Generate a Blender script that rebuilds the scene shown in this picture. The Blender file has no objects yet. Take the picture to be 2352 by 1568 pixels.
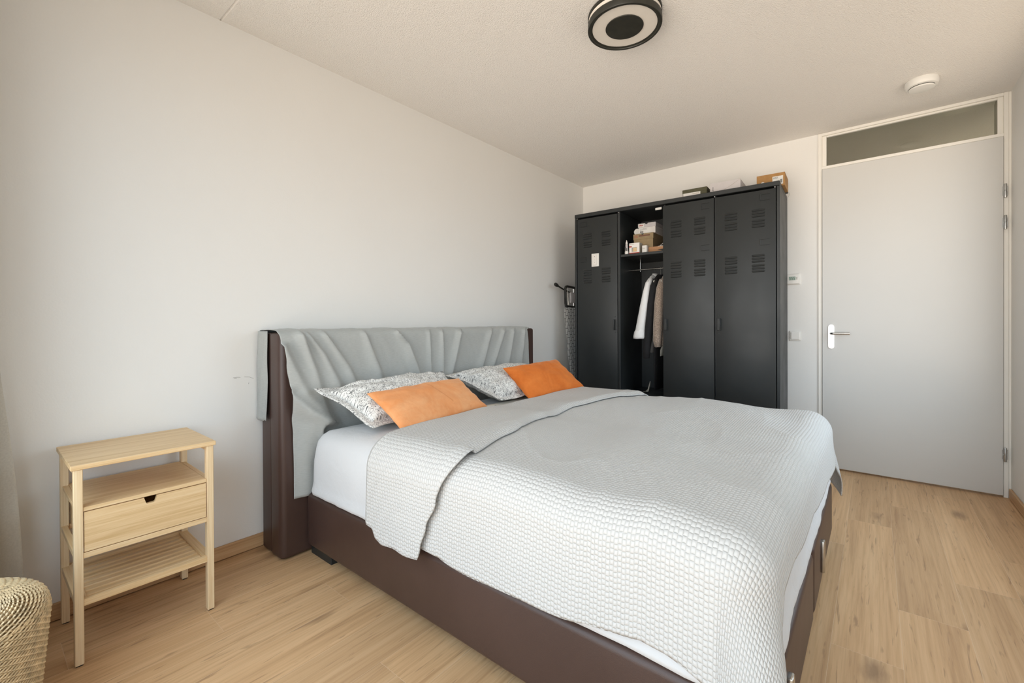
import bpy, bmesh, math, random
from mathutils import Vector, Matrix, noise

# ------------------------------------------------------------------ camera
sc = bpy.context.scene
COL = sc.collection
F, YAW, CY, PIT, ROL = 1018.447, -0.6855, 748.18, -0.0049, -0.0047
CAM = Vector((2.4415, 0.0, 1.1318))
cd = bpy.data.cameras.new('camera'); cam = bpy.data.objects.new('camera', cd); COL.objects.link(cam)
fw = Vector((math.sin(YAW)*math.cos(PIT), math.cos(YAW)*math.cos(PIT), math.sin(PIT)))
rt = Vector((math.cos(YAW), -math.sin(YAW), 0)); up = rt.cross(fw)
r2 = rt*math.cos(ROL)+up*math.sin(ROL); u2 = r2.cross(fw)
cam.matrix_world = Matrix(((r2.x, u2.x, -fw.x, CAM.x), (r2.y, u2.y, -fw.y, CAM.y), (r2.z, u2.z, -fw.z, CAM.z), (0, 0, 0, 1)))
cd.sensor_width = 36; cd.sensor_fit = 'HORIZONTAL'; cd.lens = F*36/2352
cd.shift_x = 0; cd.shift_y = (CY-784)/2352
cd.clip_start = 0.02
sc.camera = cam

# ------------------------------------------------------------------ light
sc.view_settings.view_transform = 'Standard'; sc.view_settings.look = 'None'
sc.view_settings.gamma = 1; sc.view_settings.use_curve_mapping = False
sc.view_settings.exposure = 0.43
sc.cycles.max_bounces = 14; sc.cycles.diffuse_bounces = 10; sc.cycles.glossy_bounces = 5
sc.cycles.sample_clamp_indirect = 6
sc.cycles.use_denoising = True
W = bpy.data.worlds.new('world'); sc.world = W; W.use_nodes = True
SKY, GROUND = (0.75, 0.89, 1.0), (1.0, 0.88, 0.75)
S_UP, S_DN, L_UP, L_DN, LPOW = 2.75, 1.05, 0.1, 5.4, 10.0     # even sky / ground glow, brighter towards the open side
wn = W.node_tree.nodes; wl = W.node_tree.links; wn.clear()
def wmath(op, a, b=None):
    n = wn.new('ShaderNodeMath'); n.operation = op
    for i, v in enumerate((a, b)):
        if v is None: continue
        if isinstance(v, (int, float)): n.inputs[i].default_value = v
        else: wl.new(v, n.inputs[i])
    return n.outputs[0]
o = wn.new('ShaderNodeOutputWorld'); tc = wn.new('ShaderNodeTexCoord')
sx = wn.new('ShaderNodeSeparateXYZ'); wl.new(tc.outputs['Generated'], sx.inputs[0])
dt = wn.new('ShaderNodeVectorMath'); dt.operation = 'DOT_PRODUCT'; wl.new(tc.outputs['Generated'], dt.inputs[0]); dt.inputs[1].default_value = Vector((0.10, -1, -0.22)).normalized()
lobe = wmath('POWER', wmath('MAXIMUM', dt.outputs['Value'], 0.0), LPOW)
mr = wn.new('ShaderNodeMapRange'); wl.new(sx.outputs[2], mr.inputs[0]); mr.inputs[1].default_value = -0.10; mr.inputs[2].default_value = 0.12
hi = wn.new('ShaderNodeBackground'); hi.inputs[0].default_value = SKY+(1,); wl.new(wmath('ADD', wmath('MULTIPLY', lobe, L_UP), S_UP), hi.inputs[1])
lo = wn.new('ShaderNodeBackground'); lo.inputs[0].default_value = GROUND+(1,); wl.new(wmath('ADD', wmath('MULTIPLY', lobe, L_DN), S_DN), lo.inputs[1])
ms = wn.new('ShaderNodeMixShader'); wl.new(mr.outputs[0], ms.inputs[0]); wl.new(lo.outputs[0], ms.inputs[1]); wl.new(hi.outputs[0], ms.inputs[2])
wl.new(ms.outputs[0], o.inputs[0])
# window opening of the wall behind the camera (light portal fills it)
WX0, WX1, WZ0, WZ1, WY = 0.42, 3.0, 0.08, 2.48, -0.34
pl = bpy.data.lights.new('window_portal', 'AREA'); pl.shape = 'RECTANGLE'; pl.size = WX1-WX0; pl.size_y = WZ1-WZ0
pl.cycles.is_portal = True
po = bpy.data.objects.new('window_portal', pl); COL.objects.link(po)
po.location = ((WX0+WX1)/2, WY-0.02, (WZ0+WZ1)/2); po.rotation_euler = (math.pi/2, 0, 0)

# added window in the unseen right wall, brings daylight to the room's back
VY0, VY1, VZ0, VZ1 = 1.85, 3.6, 0.6, 2.42
pl = bpy.data.lights.new('added_window_portal', 'AREA'); pl.shape = 'RECTANGLE'; pl.size = VZ1-VZ0; pl.size_y = VY1-VY0
pl.cycles.is_portal = True
po = bpy.data.objects.new('added_window_portal', pl); COL.objects.link(po)
po.location = (3.118+.10, (VY0+VY1)/2, (VZ0+VZ1)/2); po.rotation_euler = (0, math.pi/2, 0)

# ------------------------------------------------------------------ helpers
def tag(o, label=None, cat=None, group=None, kind=None):
    if label: o['label'] = label
    if cat: o['category'] = cat
    if group: o['group'] = group
    if kind: o['kind'] = kind
    return o
def thing(name, label, cat, loc=(0, 0, 0), rotz=0, group=None):
    o = bpy.data.objects.new(name, None); COL.objects.link(o); o.empty_display_size = .05
    o.location = loc; o.rotation_euler = (0, 0, rotz)
    return tag(o, label, cat, group)
def inv(parent, wrt):
    """matrix taking world coordinates into the local space of parent's top object"""
    if not wrt: return Matrix()
    p = parent
    while p.parent: p = p.parent
    return (Matrix.Translation(p.location) @ p.rotation_euler.to_matrix().to_4x4()).inverted()
def obj(name, bm, m, parent=None, world=True, smooth=None, **kw):
    """link bmesh as ONE object. world=True: the coordinates in bm are world coordinates"""
    me = bpy.data.meshes.new(name)
    if parent is None:
        if kw.get('origin', True):
            vs = [v.co for v in bm.verts]
            lo = Vector((min(v.x for v in vs), min(v.y for v in vs), min(v.z for v in vs)))
            hi = Vector((max(v.x for v in vs), max(v.y for v in vs), max(v.z for v in vs)))
            c = (lo+hi)/2; c.z = lo.z
        else: c = Vector((0, 0, 0))
        bmesh.ops.translate(bm, verts=bm.verts, vec=-c)
    else:
        if world: bmesh.ops.transform(bm, matrix=inv(parent, True), verts=bm.verts)
    bmesh.ops.recalc_face_normals(bm, faces=bm.faces) if kw.get('recalc', True) else None
    bm.to_mesh(me); bm.free()
    if not isinstance(m, (list, tuple)): m = [m]
    for q in m: me.materials.append(q)
    if smooth: me.shade_smooth()
    elif smooth is None:
        me.shade_smooth()
        try: me.set_sharp_from_angle(angle=math.radians(35))
        except Exception: pass
    o = bpy.data.objects.new(name, me); COL.objects.link(o)
    if parent is None: o.location = c
    else: o.parent = parent
    return o
def B(bm, x0, x1, y0, y1, z0, z1, bev=0, mi=0, seg=1, rot=None):
    r = bmesh.ops.create_cube(bm, size=1); vs = r['verts']
    for v in vs:
        v.co = Vector(((x0+x1)/2+v.co.x*(x1-x0), (y0+y1)/2+v.co.y*(y1-y0), (z0+z1)/2+v.co.z*(z1-z0)))
    fs = set(f for v in vs for f in v.link_faces)
    if bev:
        es = list(set(e for v in vs for e in v.link_edges))
        rr = bmesh.ops.bevel(bm, geom=es, offset=bev, segments=seg, affect='EDGES', profile=.5)
        fs = set(rr['faces']) | set(f for f in fs if f.is_valid)
        vs = list(set(v for f in fs for v in f.verts))
    for f in fs: f.material_index = mi
    if rot: bmesh.ops.transform(bm, matrix=rot, verts=vs)
    return vs
def box(name, d, m, parent=None, bev=.002, seg=1, **kw):
    bm = bmesh.new(); B(bm, *d, bev=bev, seg=seg); return obj(name, bm, m, parent, **kw)
def tube(bm, pts, r, seg=8, mi=0, cap=True, closed=False):
    pts = [Vector(p) for p in pts]; n = len(pts); rings = []
    rs = r if isinstance(r, (list, tuple)) else [r]*n
    nrm = None
    for i, p in enumerate(pts):
        a = pts[(i-1) % n] if (closed or i > 0) else p; c = pts[(i+1) % n] if (closed or i < n-1) else p
        t = (c-a).normalized()
        if nrm is None:
            nrm = t.orthogonal().normalized()
        nrm = (nrm-t*nrm.dot(t))
        if nrm.length < 1e-6: nrm = t.orthogonal()
        nrm.normalize(); bn = t.cross(nrm)
        rings.append([bm.verts.new(p+(nrm*math.cos(2*math.pi*k/seg)+bn*math.sin(2*math.pi*k/seg))*rs[i]) for k in range(seg)])
    m = n if closed else n-1
    for i in range(m):
        A, Bq = rings[i], rings[(i+1) % n]
        for k in range(seg):
            f = bm.faces.new((A[k], A[(k+1) % seg], Bq[(k+1) % seg], Bq[k])); f.material_index = mi
    if cap and not closed:
        bm.faces.new(rings[0][::-1]).material_index = mi; bm.faces.new(rings[-1]).material_index = mi
def lathe(bm, prof, c, axis='z', seg=48, mi=0):
    rings = []
    for r, h in prof:
        ring = []
        for k in range(seg):
            a = 2*math.pi*k/seg; x, y = r*math.cos(a), r*math.sin(a)
            p = {'z': (x, y, h), 'y': (x, h, y), 'x': (h, x, y)}[axis]
            ring.append(bm.verts.new(Vector(c)+Vector(p)))
        rings.append(ring)
    for i in range(len(rings)-1):
        for k in range(seg):
            f = bm.faces.new((rings[i][k], rings[i][(k+1) % seg], rings[i+1][(k+1) % seg], rings[i+1][k])); f.material_index = mi
    if prof[0][0] > 1e-5: bm.faces.new(rings[0][::-1]).material_index = mi
    if prof[-1][0] > 1e-5: bm.faces.new(rings[-1]).material_index = mi
    bmesh.ops.remove_doubles(bm, verts=[v for rg in rings for v in rg], dist=1e-6)
def grid(bm, rows, uvs=None, mi=0, close_v=False):
    """rows: list of lists of points"""
    V = [[bm.verts.new(p) for p in r] for r in rows]
    uvl = bm.loops.layers.uv.verify() if uvs else None
    nr, nc = len(V), len(V[0])
    for i in range(nr-1):
        for j in range(nc if close_v else nc-1):
            j2 = (j+1) % nc
            f = bm.faces.new((V[i][j], V[i][j2], V[i+1][j2], V[i+1][j])); f.material_index = mi
            if uvs:
                for l, (a, c) in zip(f.loops, ((i, j), (i, j2), (i+1, j2), (i+1, j))): l[uvl].uv = uvs[a][c]
    return V
def thicken(o, t, off=-1):
    md = o.modifiers.new('thickness', 'SOLIDIFY'); md.thickness = t; md.offset = off; return o
def sstep(x, a, b):
    t = max(0, min(1, (x-a)/(b-a))); return t*t*(3-2*t)
def lerp(a, b, t): return a+(b-a)*t
def interp(x, pts):
    if x <= pts[0][0]: return pts[0][1]
    for (a, p), (b2, q) in zip(pts, pts[1:]):
        if x <= b2:
            t = (x-a)/(b2-a); t = t*t*(3-2*t); return p+(q-p)*t
    return pts[-1][1]
def nz(x, y, z=0): return noise.noise(Vector((x, y, z)))

# ------------------------------------------------------------------ materials
class NT:
    def __init__(s, name):
        s.m = bpy.data.materials.new(name); s.m.use_nodes = True; s.t = s.m.node_tree; s.n = s.t.nodes; s.l = s.t.links
        s.b = s.n['Principled BSDF']
    def N(s, t, **kw):
        n = s.n.new(t)
        for k, v in kw.items():
            if k.startswith('i_'):
                n.inputs[k[2:].replace('_', ' ')].default_value = v
            else: setattr(n, k, v)
        return n
    def L(s, a, b): s.l.new(a, b)
    def val(s, x):
        return x
    def math(s, op, a, b=None, c=None):
        n = s.n.new('ShaderNodeMath'); n.operation = op
        for i, v in enumerate((a, b, c)):
            if v is None: continue
            if isinstance(v, (int, float)): n.inputs[i].default_value = v
            else: s.l.new(v, n.inputs[i])
        return n.outputs[0]
    def mix(s, f, a, b, mode='MIX'):
        n = s.n.new('ShaderNodeMix'); n.data_type = 'RGBA'; n.blend_type = mode
        for i, v in ((0, f), (6, a), (7, b)):
            if isinstance(v, (int, float)): n.inputs[i].default_value = v
            elif isinstance(v, tuple): n.inputs[i].default_value = v if len(v) == 4 else v+(1,)
            else: s.l.new(v, n.inputs[i])
        return n.outputs[2]
    def ramp(s, f, stops):
        n = s.n.new('ShaderNodeValToRGB'); e = n.color_ramp.elements
        while len(e) < len(stops): e.new(.5)
        for q, (p, c) in zip(e, stops): q.position = p; q.color = (c if isinstance(c, tuple) else (c, c, c))[:3]+(1,)
        s.l.new(f, n.inputs[0]); return n.outputs[0]
    def coords(s, kind='Object', scale=(1, 1, 1), rot=(0, 0, 0), loc=(0, 0, 0)):
        t = s.n.new('ShaderNodeTexCoord'); m = s.n.new('ShaderNodeMapping')
        m.inputs['Scale'].default_value = scale; m.inputs['Rotation'].default_value = rot; m.inputs['Location'].default_value = loc
        s.l.new(t.outputs[kind], m.inputs[0]); return m.outputs[0]
    def noise(s, v, scale, detail=3, rough=.5, dist=0, out=0):
        n = s.n.new('ShaderNodeTexNoise'); n.inputs['Scale'].default_value = scale; n.inputs['Detail'].default_value = detail
        n.inputs['Roughness'].default_value = rough; n.inputs['Distortion'].default_value = dist
        if v is not None: s.l.new(v, n.inputs['Vector'])
        return n.outputs[out]
    def bump(s, h, strength=.3, dist=.01, prev=None):
        n = s.n.new('ShaderNodeBump'); n.inputs['Strength'].default_value = strength; n.inputs['Distance'].default_value = dist
        s.l.new(h, n.inputs['Height'])
        if prev is not None: s.l.new(prev, n.inputs['Normal'])
        return n.outputs[0]
    def set(s, **kw):
        for k, v in kw.items():
            i = s.b.inputs[{'color': 'Base Color', 'rough': 'Roughness', 'metal': 'Metallic', 'normal': 'Normal', 'spec': 'Specular IOR Level', 'sheen': 'Sheen Weight', 'sheenr': 'Sheen Roughness', 'sheent': 'Sheen Tint', 'ior': 'IOR', 'trans': 'Transmission Weight', 'coat': 'Coat Weight', 'coatr': 'Coat Roughness', 'alpha': 'Alpha'}[k]]
            if isinstance(v, (int, float)): i.default_value = v
            elif isinstance(v, tuple): i.default_value = v if len(v) == 4 else v+(1,)
            else: s.l.new(v, i)
        return s.m
def simple(name, c, rough=.5, metal=0, var=0.03, scale=30, bump=0, bscale=200, bdist=.001, **kw):
    s = NT(name); v = s.coords()
    n = s.noise(v, scale, 3)
    c2 = tuple(max(0, q*(1-var*2)) for q in c); c1 = tuple(min(1, q*(1+var)) for q in c)
    s.set(color=s.ramp(n, [(.3, c2), (.7, c1)]), rough=rough, metal=metal, **kw)
    if bump: s.set(normal=s.bump(s.noise(v, bscale, 2), bump, bdist))
    return s.m

def mat_wall():
    s = NT('wall_paint'); v = s.coords()
    big = s.noise(v, .8, 2); n = s.noise(v, 140, 3); n2 = s.noise(v, 12, 3)
    c = s.ramp(big, [(.3, (.795, .79, .77)), (.7, (.815, .81, .79))])
    s.set(color=c, rough=.85, spec=.3, normal=s.bump(n, .25, .0015, s.bump(n2, .15, .004))); return s.m
def mat_ceiling():
    s = NT('spackled_ceiling'); v = s.coords()
    vo = s.N('ShaderNodeTexVoronoi'); vo.inputs['Scale'].default_value = 170; s.L(v, vo.inputs['Vector'])
    n = s.noise(v, 260, 4, .6); h = s.math('ADD', s.math('MULTIPLY', vo.outputs[0], -.8), n)
    s.set(color=(.89, .865, .83), rough=.9, spec=.2, normal=s.bump(h, .7, .004)); return s.m
def mat_floor():
    s = NT('oak_plank_floor'); t = s.N('ShaderNodeTexCoord'); sp = s.N('ShaderNodeSeparateXYZ'); s.L(t.outputs['Object'], sp.inputs[0])
    x, y = sp.outputs[0], sp.outputs[1]
    xs = s.math('DIVIDE', s.math('SUBTRACT', x, .386), .1935); ix = s.math('FLOOR', xs); fx = s.math('FRACT', xs)
    ys = s.math('DIVIDE', s.math('SUBTRACT', s.math('SUBTRACT', y, .587), s.math('MULTIPLY', ix, .389)), 1.28)
    iy = s.math('FLOOR', ys); fy = s.math('FRACT', ys)
    w = s.N('ShaderNodeTexWhiteNoise', noise_dimensions='2D'); cb = s.N('ShaderNodeCombineXYZ'); s.L(ix, cb.inputs[0]); s.L(iy, cb.inputs[1]); s.L(cb.outputs[0], w.inputs['Vector'])
    r = w.outputs['Value']
    gx = s.math('ADD', x, s.math('MULTIPLY', r, 7.3)); gy = s.math('ADD', y, s.math('MULTIPLY', r, 31.7))
    def cv(kx, ky):
        c = s.N('ShaderNodeCombineXYZ'); s.L(s.math('MULTIPLY', gx, kx), c.inputs[0]); s.L(s.math('MULTIPLY', gy, ky), c.inputs[1]); s.L(s.math('MULTIPLY', r, 10.0), c.inputs[2]); return c.outputs[0]
    warp = s.noise(cv(3, 1.2), 1, 2)
    g1 = s.noise(cv(15, .75), 1, 5, .6, .35)        # broad figure
    g2 = s.noise(cv(110, 2.2), 1, 4, .65, .15)       # fine grain
    # cathedral rings
    cx = s.N('ShaderNodeCombineXYZ'); s.L(s.math('ADD', s.math('MULTIPLY', gx, 9.0), s.math('MULTIPLY', warp, 1.0)), cx.inputs[0]); s.L(s.math('MULTIPLY', gy, .5), cx.inputs[1])
    wv = s.N('ShaderNodeTexWave', wave_type='BANDS', bands_direction='X'); wv.inputs['Scale'].default_value = 1.6; wv.inputs['Distortion'].default_value = 3.5; wv.inputs['Detail'].default_value = 3; wv.inputs['Detail Scale'].default_value = 1.2
    s.L(cx.outputs[0], wv.inputs['Vector'])
    base = s.ramp(g1, [(.25, (.37, .21, .10)), (.5, (.58, .365, .19)), (.75, (.72, .495, .29))])
    base = s.mix(.36, base, s.ramp(g2, [(.3, (.40, .235, .112)), (.55, (.66, .43, .235)), (.8, (.76, .54, .325))]))
    base = s.mix(.07, base, s.ramp(wv.outputs[0], [(.2, (.36, .22, .12)), (.6, (.66, .47, .30))]))
    tone = s.N('ShaderNodeHueSaturation'); s.L(base, tone.inputs['Color']); s.L(s.math('ADD', .95, s.math('MULTIPLY', r, .13)), tone.inputs['Value'])
    base = tone.outputs[0]
    # knots and short dark streaks
    vo = s.N('ShaderNodeTexVoronoi'); vo.inputs['Scale'].default_value = 1; s.L(cv(4.2, 1.9), vo.inputs['Vector'])
    vv = s.N('ShaderNodeSeparateXYZ')
    kn = s.math('ADD', vo.outputs['Distance'], s.math('MULTIPLY', s.noise(cv(60, 14), 1, 3), .12))
    knm = s.ramp(kn, [(.12, 1.0), (.25, 0.0)])
    base = s.mix(s.math('MULTIPLY', knm, .68), base, (.20, .115, .06))
    st = s.ramp(s.noise(cv(42, 3.4), 1, 2, .5, 2.2), [(.61, 0.0), (.72, 1.0)])
    base = s.mix(s.math('MULTIPLY', st, .5), base, (.24, .14, .075))
    # plank seams
    ex = s.math('MULTIPLY', s.math('MINIMUM', fx, s.math('SUBTRACT', 1.0, fx)), .1935)
    ey = s.math('MULTIPLY', s.math('MINIMUM', fy, s.math('SUBTRACT', 1.0, fy)), 1.28)
    e = s.math('MINIMUM', ex, ey)
    seam = s.ramp(s.math('MULTIPLY', e, 100.0), [(.045, 1.0), (.13, 0.0)])
    base = s.mix(s.math('MULTIPLY', seam, .5), base, (.74, .56, .38))
    s.set(color=base, rough=s.math('ADD', .42, s.math('MULTIPLY', g2, .12)), spec=.42,
          normal=s.bump(s.math('SUBTRACT', s.math('MULTIPLY', g2, .25), seam), .25, .0012))
    return s.m
def mat_wood(name, axis, c0, c1, c2, fine=1.0, rough=.45):
    s = NT(name); k = {'x': (.025, 1, 1), 'y': (1, .025, 1), 'z': (1, 1, .025)}[axis]
    v = s.coords('Object', k)
    a = s.noise(v, 40*fine, 4, .6, .05); b2 = s.noise(v, 210*fine, 3, .6)
    c = s.ramp(s.math('ADD', s.math('MULTIPLY', a, .55), s.math('MULTIPLY', b2, .45)), [(.33, c0), (.5, c1), (.66, c2)])
    # bamboo knuckle bands / figure
    v2 = s.coords('Object', {'x': (1.2, 14, 14), 'y': (14, 1.2, 14), 'z': (14, 14, 1.2)}[axis])
    n = s.ramp(s.noise(v2, 6, 2, .5, .5), [(.66, 0.0), (.74, 1.0)])
    c = s.mix(s.math('MULTIPLY', n, .35), c, c0)
    s.set(color=c, rough=rough, spec=.4, normal=s.bump(b2, .1, .0006)); return s.m
def mat_leather():
    s = NT('brown_leatherette'); v = s.coords()
    vo = s.N('ShaderNodeTexVoronoi'); vo.inputs['Scale'].default_value = 420; s.L(v, vo.inputs['Vector'])
    n = s.noise(v, 3, 3)
    s.set(color=s.ramp(n, [(.3, (.052, .028, .022)), (.7, (.066, .037, .030))]), rough=.42, spec=.5, normal=s.bump(vo.outputs[0], .25, .0006, s.bump(s.noise(v, 9, 2), .12, .01)))
    return s.m
def mat_metal_black():
    s = NT('black_powder_coated_steel'); v = s.coords()
    s.set(color=s.ramp(s.noise(v, 2.2, 3), [(.3, (.015, .018, .019)), (.7, (.020, .023, .024))]), rough=s.ramp(s.noise(v, 5, 3), [(.3, .40), (.7, .50)]), spec=.5,
          normal=s.bump(s.noise(v, 500, 2), .08, .0004, s.bump(s.noise(v, 4, 1), .06, .01)))
    return s.m
def mat_velvet(name, ca, cb, sh):
    s = NT(name); v = s.coords()
    n = s.noise(v, 7, 4, .55, .8); f = s.noise(v, 60, 3)
    c = s.ramp(s.math('ADD', s.math('MULTIPLY', n, .8), s.math('MULTIPLY', f, .2)), [(.34, cb), (.66, ca)])
    if name.startswith('apricot'):
        sp = s.N('ShaderNodeSeparateXYZ'); s.L(s.coords('UV', loc=(-9.3, -3.1, 0)), sp.inputs[0])
        uu, vv = sp.outputs[0], sp.outputs[1]
        ln = s.math('ABSOLUTE', s.math('SUBTRACT', s.math('SUBTRACT', uu, .045), s.math('MULTIPLY', vv, .28)))
        wob = s.math('ADD', ln, s.math('MULTIPLY', s.noise(s.coords('UV'), 30, 2), .006))
        en = s.math('MULTIPLY', s.math('LESS_THAN', vv, .07), s.math('GREATER_THAN', vv, -.11))
        c = s.mix(s.math('MULTIPLY', s.math('MULTIPLY', s.ramp(wob, [(.004, 1.0), (.0095, 0.0)]), en), .45), c, (.55, .17, .04))
    s.set(color=c, rough=.8, spec=.15, sheen=.55, sheenr=.35, sheent=sh, normal=s.bump(s.noise(v, 500, 2), .2, .0008, s.bump(s.noise(v, 14, 3, .5, .6), .35, .012)))
    return s.m
def mat_scroll():
    s = NT('white_cotton_with_black_scroll_print')
    tcn = s.N('ShaderNodeTexCoord'); v = tcn.outputs['UV']
    nn = s.noise(v, 24, 2, .5, 0, 1)
    mxv = s.N('ShaderNodeVectorMath', operation='SCALE'); s.L(nn, mxv.inputs[0]); mxv.inputs['Scale'].default_value = .035
    ad = s.N('ShaderNodeVectorMath', operation='ADD'); s.L(v, ad.inputs[0]); s.L(mxv.outputs[0], ad.inputs[1])
    def rings(sc, fr, th, wd):
        vo = s.N('ShaderNodeTexVoronoi'); vo.inputs['Scale'].default_value = sc; vo.inputs['Randomness'].default_value = 1; s.L(ad.outputs[0], vo.inputs['Vector'])
        w = s.math('FRACT', s.math('ADD', s.math('MULTIPLY', vo.outputs['Distance'], fr), s.math('MULTIPLY', s.noise(v, 30, 1), 1.2)))
        d = s.math('ABSOLUTE', s.math('SUBTRACT', w, .5))
        return s.ramp(d, [(wd*.6, 1.0), (wd, 0.0)])
    m1 = rings(68, 2.3, 0, .13); m2 = rings(128, 1.7, 0, .11)
    gate = s.ramp(s.noise(v, 55, 2), [(.47, 0.0), (.53, 1.0)])
    m = s.math('MAXIMUM', m1, s.math('MULTIPLY', m2, gate))
    gap = s.ramp(s.noise(v, 38, 1, .5, 1.5), [(.33, 0.0), (.40, 1.0)])
    m = s.math('MULTIPLY', m, gap)
    s.set(color=s.mix(s.math('MULTIPLY', m, .86), (.76, .76, .74), (.035, .04, .045)), rough=.85, spec=.2, sheen=.1, normal=s.bump(s.noise(s.coords(), 22, 3), .25, .006)); return s.m
def mat_linen():
    s = NT('grey_linen'); v = s.coords('UV', (1, 1, 1))
    w1 = s.N('ShaderNodeTexWave', wave_type='BANDS', bands_direction='X'); w1.inputs['Scale'].default_value = 160; w1.inputs['Distortion'].default_value = 1.5; s.L(v, w1.inputs[0])
    w2 = s.N('ShaderNodeTexWave', wave_type='BANDS', bands_direction='Y'); w2.inputs['Scale'].default_value = 160; w2.inputs['Distortion'].default_value = 1.5; s.L(v, w2.inputs[0])
    h = s.math('ADD', w1.outputs[0], w2.outputs[0]); ob = s.coords()
    c = s.ramp(s.noise(s.coords('UV', (1, 9, 1)), 40, 4), [(.3, (.37, .385, .375)), (.7, (.43, .445, .435))])
    s.set(color=c, rough=.9, spec=.15, sheen=.15, normal=s.bump(h, .15, .0005, s.bump(s.noise(ob, 26, 4, .55, .5), .28, .006))); return s.m
def mat_waffle():
    s = NT('white_waffle_cotton'); t = s.N('ShaderNodeTexCoord'); sp = s.N('ShaderNodeSeparateXYZ'); s.L(t.outputs['UV'], sp.inputs[0])
    u, v = s.math('DIVIDE', sp.outputs[0], .0138), s.math('DIVIDE', sp.outputs[1], .0110)
    nn = s.noise(s.coords('UV'), 60, 1)
    u = s.math('ADD', u, s.math('MULTIPLY', nn, .25)); v = s.math('ADD', v, s.math('MULTIPLY', nn, .2))
    # raised pads with thin sunk lines between, alternate rows shifted
    row = s.math('FLOOR', v); ush = s.math('ADD', u, s.math('MULTIPLY', s.math('MODULO', row, 2.0), .0))
    a = s.math('ABSOLUTE', s.math('SINE', s.math('MULTIPLY', s.math('ADD', ush, s.math('MULTIPLY', s.math('MODULO', s.math('ABSOLUTE', row), 2.0), .18)), math.pi))); b2 = s.math('ABSOLUTE', s.math('SINE', s.math('MULTIPLY', v, math.pi)))
    h = s.math('MULTIPLY', s.math('POWER', a, .55), s.math('ADD', .35, s.math('MULTIPLY', s.math('POWER', b2, .6), .65)))
    thr = s.noise(s.coords('UV', (1, 1, 1)), 900, 2)
    c = s.mix(h, (.545, .545, .535), (.605, .605, .597))
    s.set(color=c, rough=.9, spec=.15, sheen=.12, normal=s.bump(s.math('ADD', h, s.math('MULTIPLY', thr, .10)), .85, .0036)); return s.m
def mat_sheet(name='white_cotton_sheet', c=(.64, .65, .665)):
    s = NT(name); v = s.coords()
    s.set(color=c, rough=.85, spec=.2, sheen=.08, normal=s.bump(s.noise(v, 9, 4, .55, 1.3), .3, .012, s.bump(s.noise(v, 35, 3, .5, .8), .12, .004))); return s.m
def mat_hex():
    s = NT('white_cover_with_black_honeycomb_print'); v = s.coords('UV', (1, 1, 1))
    # staggered elongated cells drawn as a honeycomb: brick coords
    sp = s.N('ShaderNodeSeparateXYZ'); s.L(v, sp.inputs[0])
    k = 1.0
    px, py = .034, .062
    X = s.math('DIVIDE', sp.outputs[0], px); Y = s.math('DIVIDE', sp.outputs[1], py)
    cxi = s.math('FLOOR', X); odd = s.math('ABSOLUTE', s.math('MODULO', cxi, 2.0)); fx = s.math('FRACT', X)
    # vertical walls zigzag; horizontal joints staggered
    Y2 = s.math('ADD', Y, s.math('MULTIPLY', odd, .5)); fy = s.math('FRACT', Y2)
    tri = s.math('ABSOLUTE', s.math('SUBTRACT', s.math('FRACT', s.math('ADD', Y, .25)), .5))
    zig = s.math('MULTIPLY', s.math('SUBTRACT', tri, .25), .5)
    Xz = s.math('ADD', X, zig); fxz = s.math('FRACT', Xz)
    dv = s.math('MULTIPLY', s.math('MINIMUM', fxz, s.math('SUBTRACT', 1.0, fxz)), px)
    dh = s.math('MULTIPLY', s.math('MINIMUM', fy, s.math('SUBTRACT', 1.0, fy)), py)
    d = s.math('MINIMUM', dv, dh)
    m = s.ramp(s.math('MULTIPLY', d, 100.0), [(.17, 1.0), (.25, 0.0)])
    s.set(color=s.mix(m, (.74, .74, .72), (.02, .02, .022)), rough=.85); return s.m
def mat_knit():
    s = NT('beige_knit'); v = s.coords()
    vo = s.N('ShaderNodeTexVoronoi'); vo.inputs['Scale'].default_value = 160; s.L(v, vo.inputs['Vector'])
    s.set(color=s.ramp(vo.outputs[0], [(.1, (.52, .42, .33)), (.6, (.26, .20, .16))]), rough=.95, sheen=.3, normal=s.bump(vo.outputs[0], .8, .004)); return s.m
def mat_glass():
    s = NT('transom_glass'); s.set(color=(.55, .56, .50), rough=.03, trans=1.0, ior=1.5, spec=.6); return s.m

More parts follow.
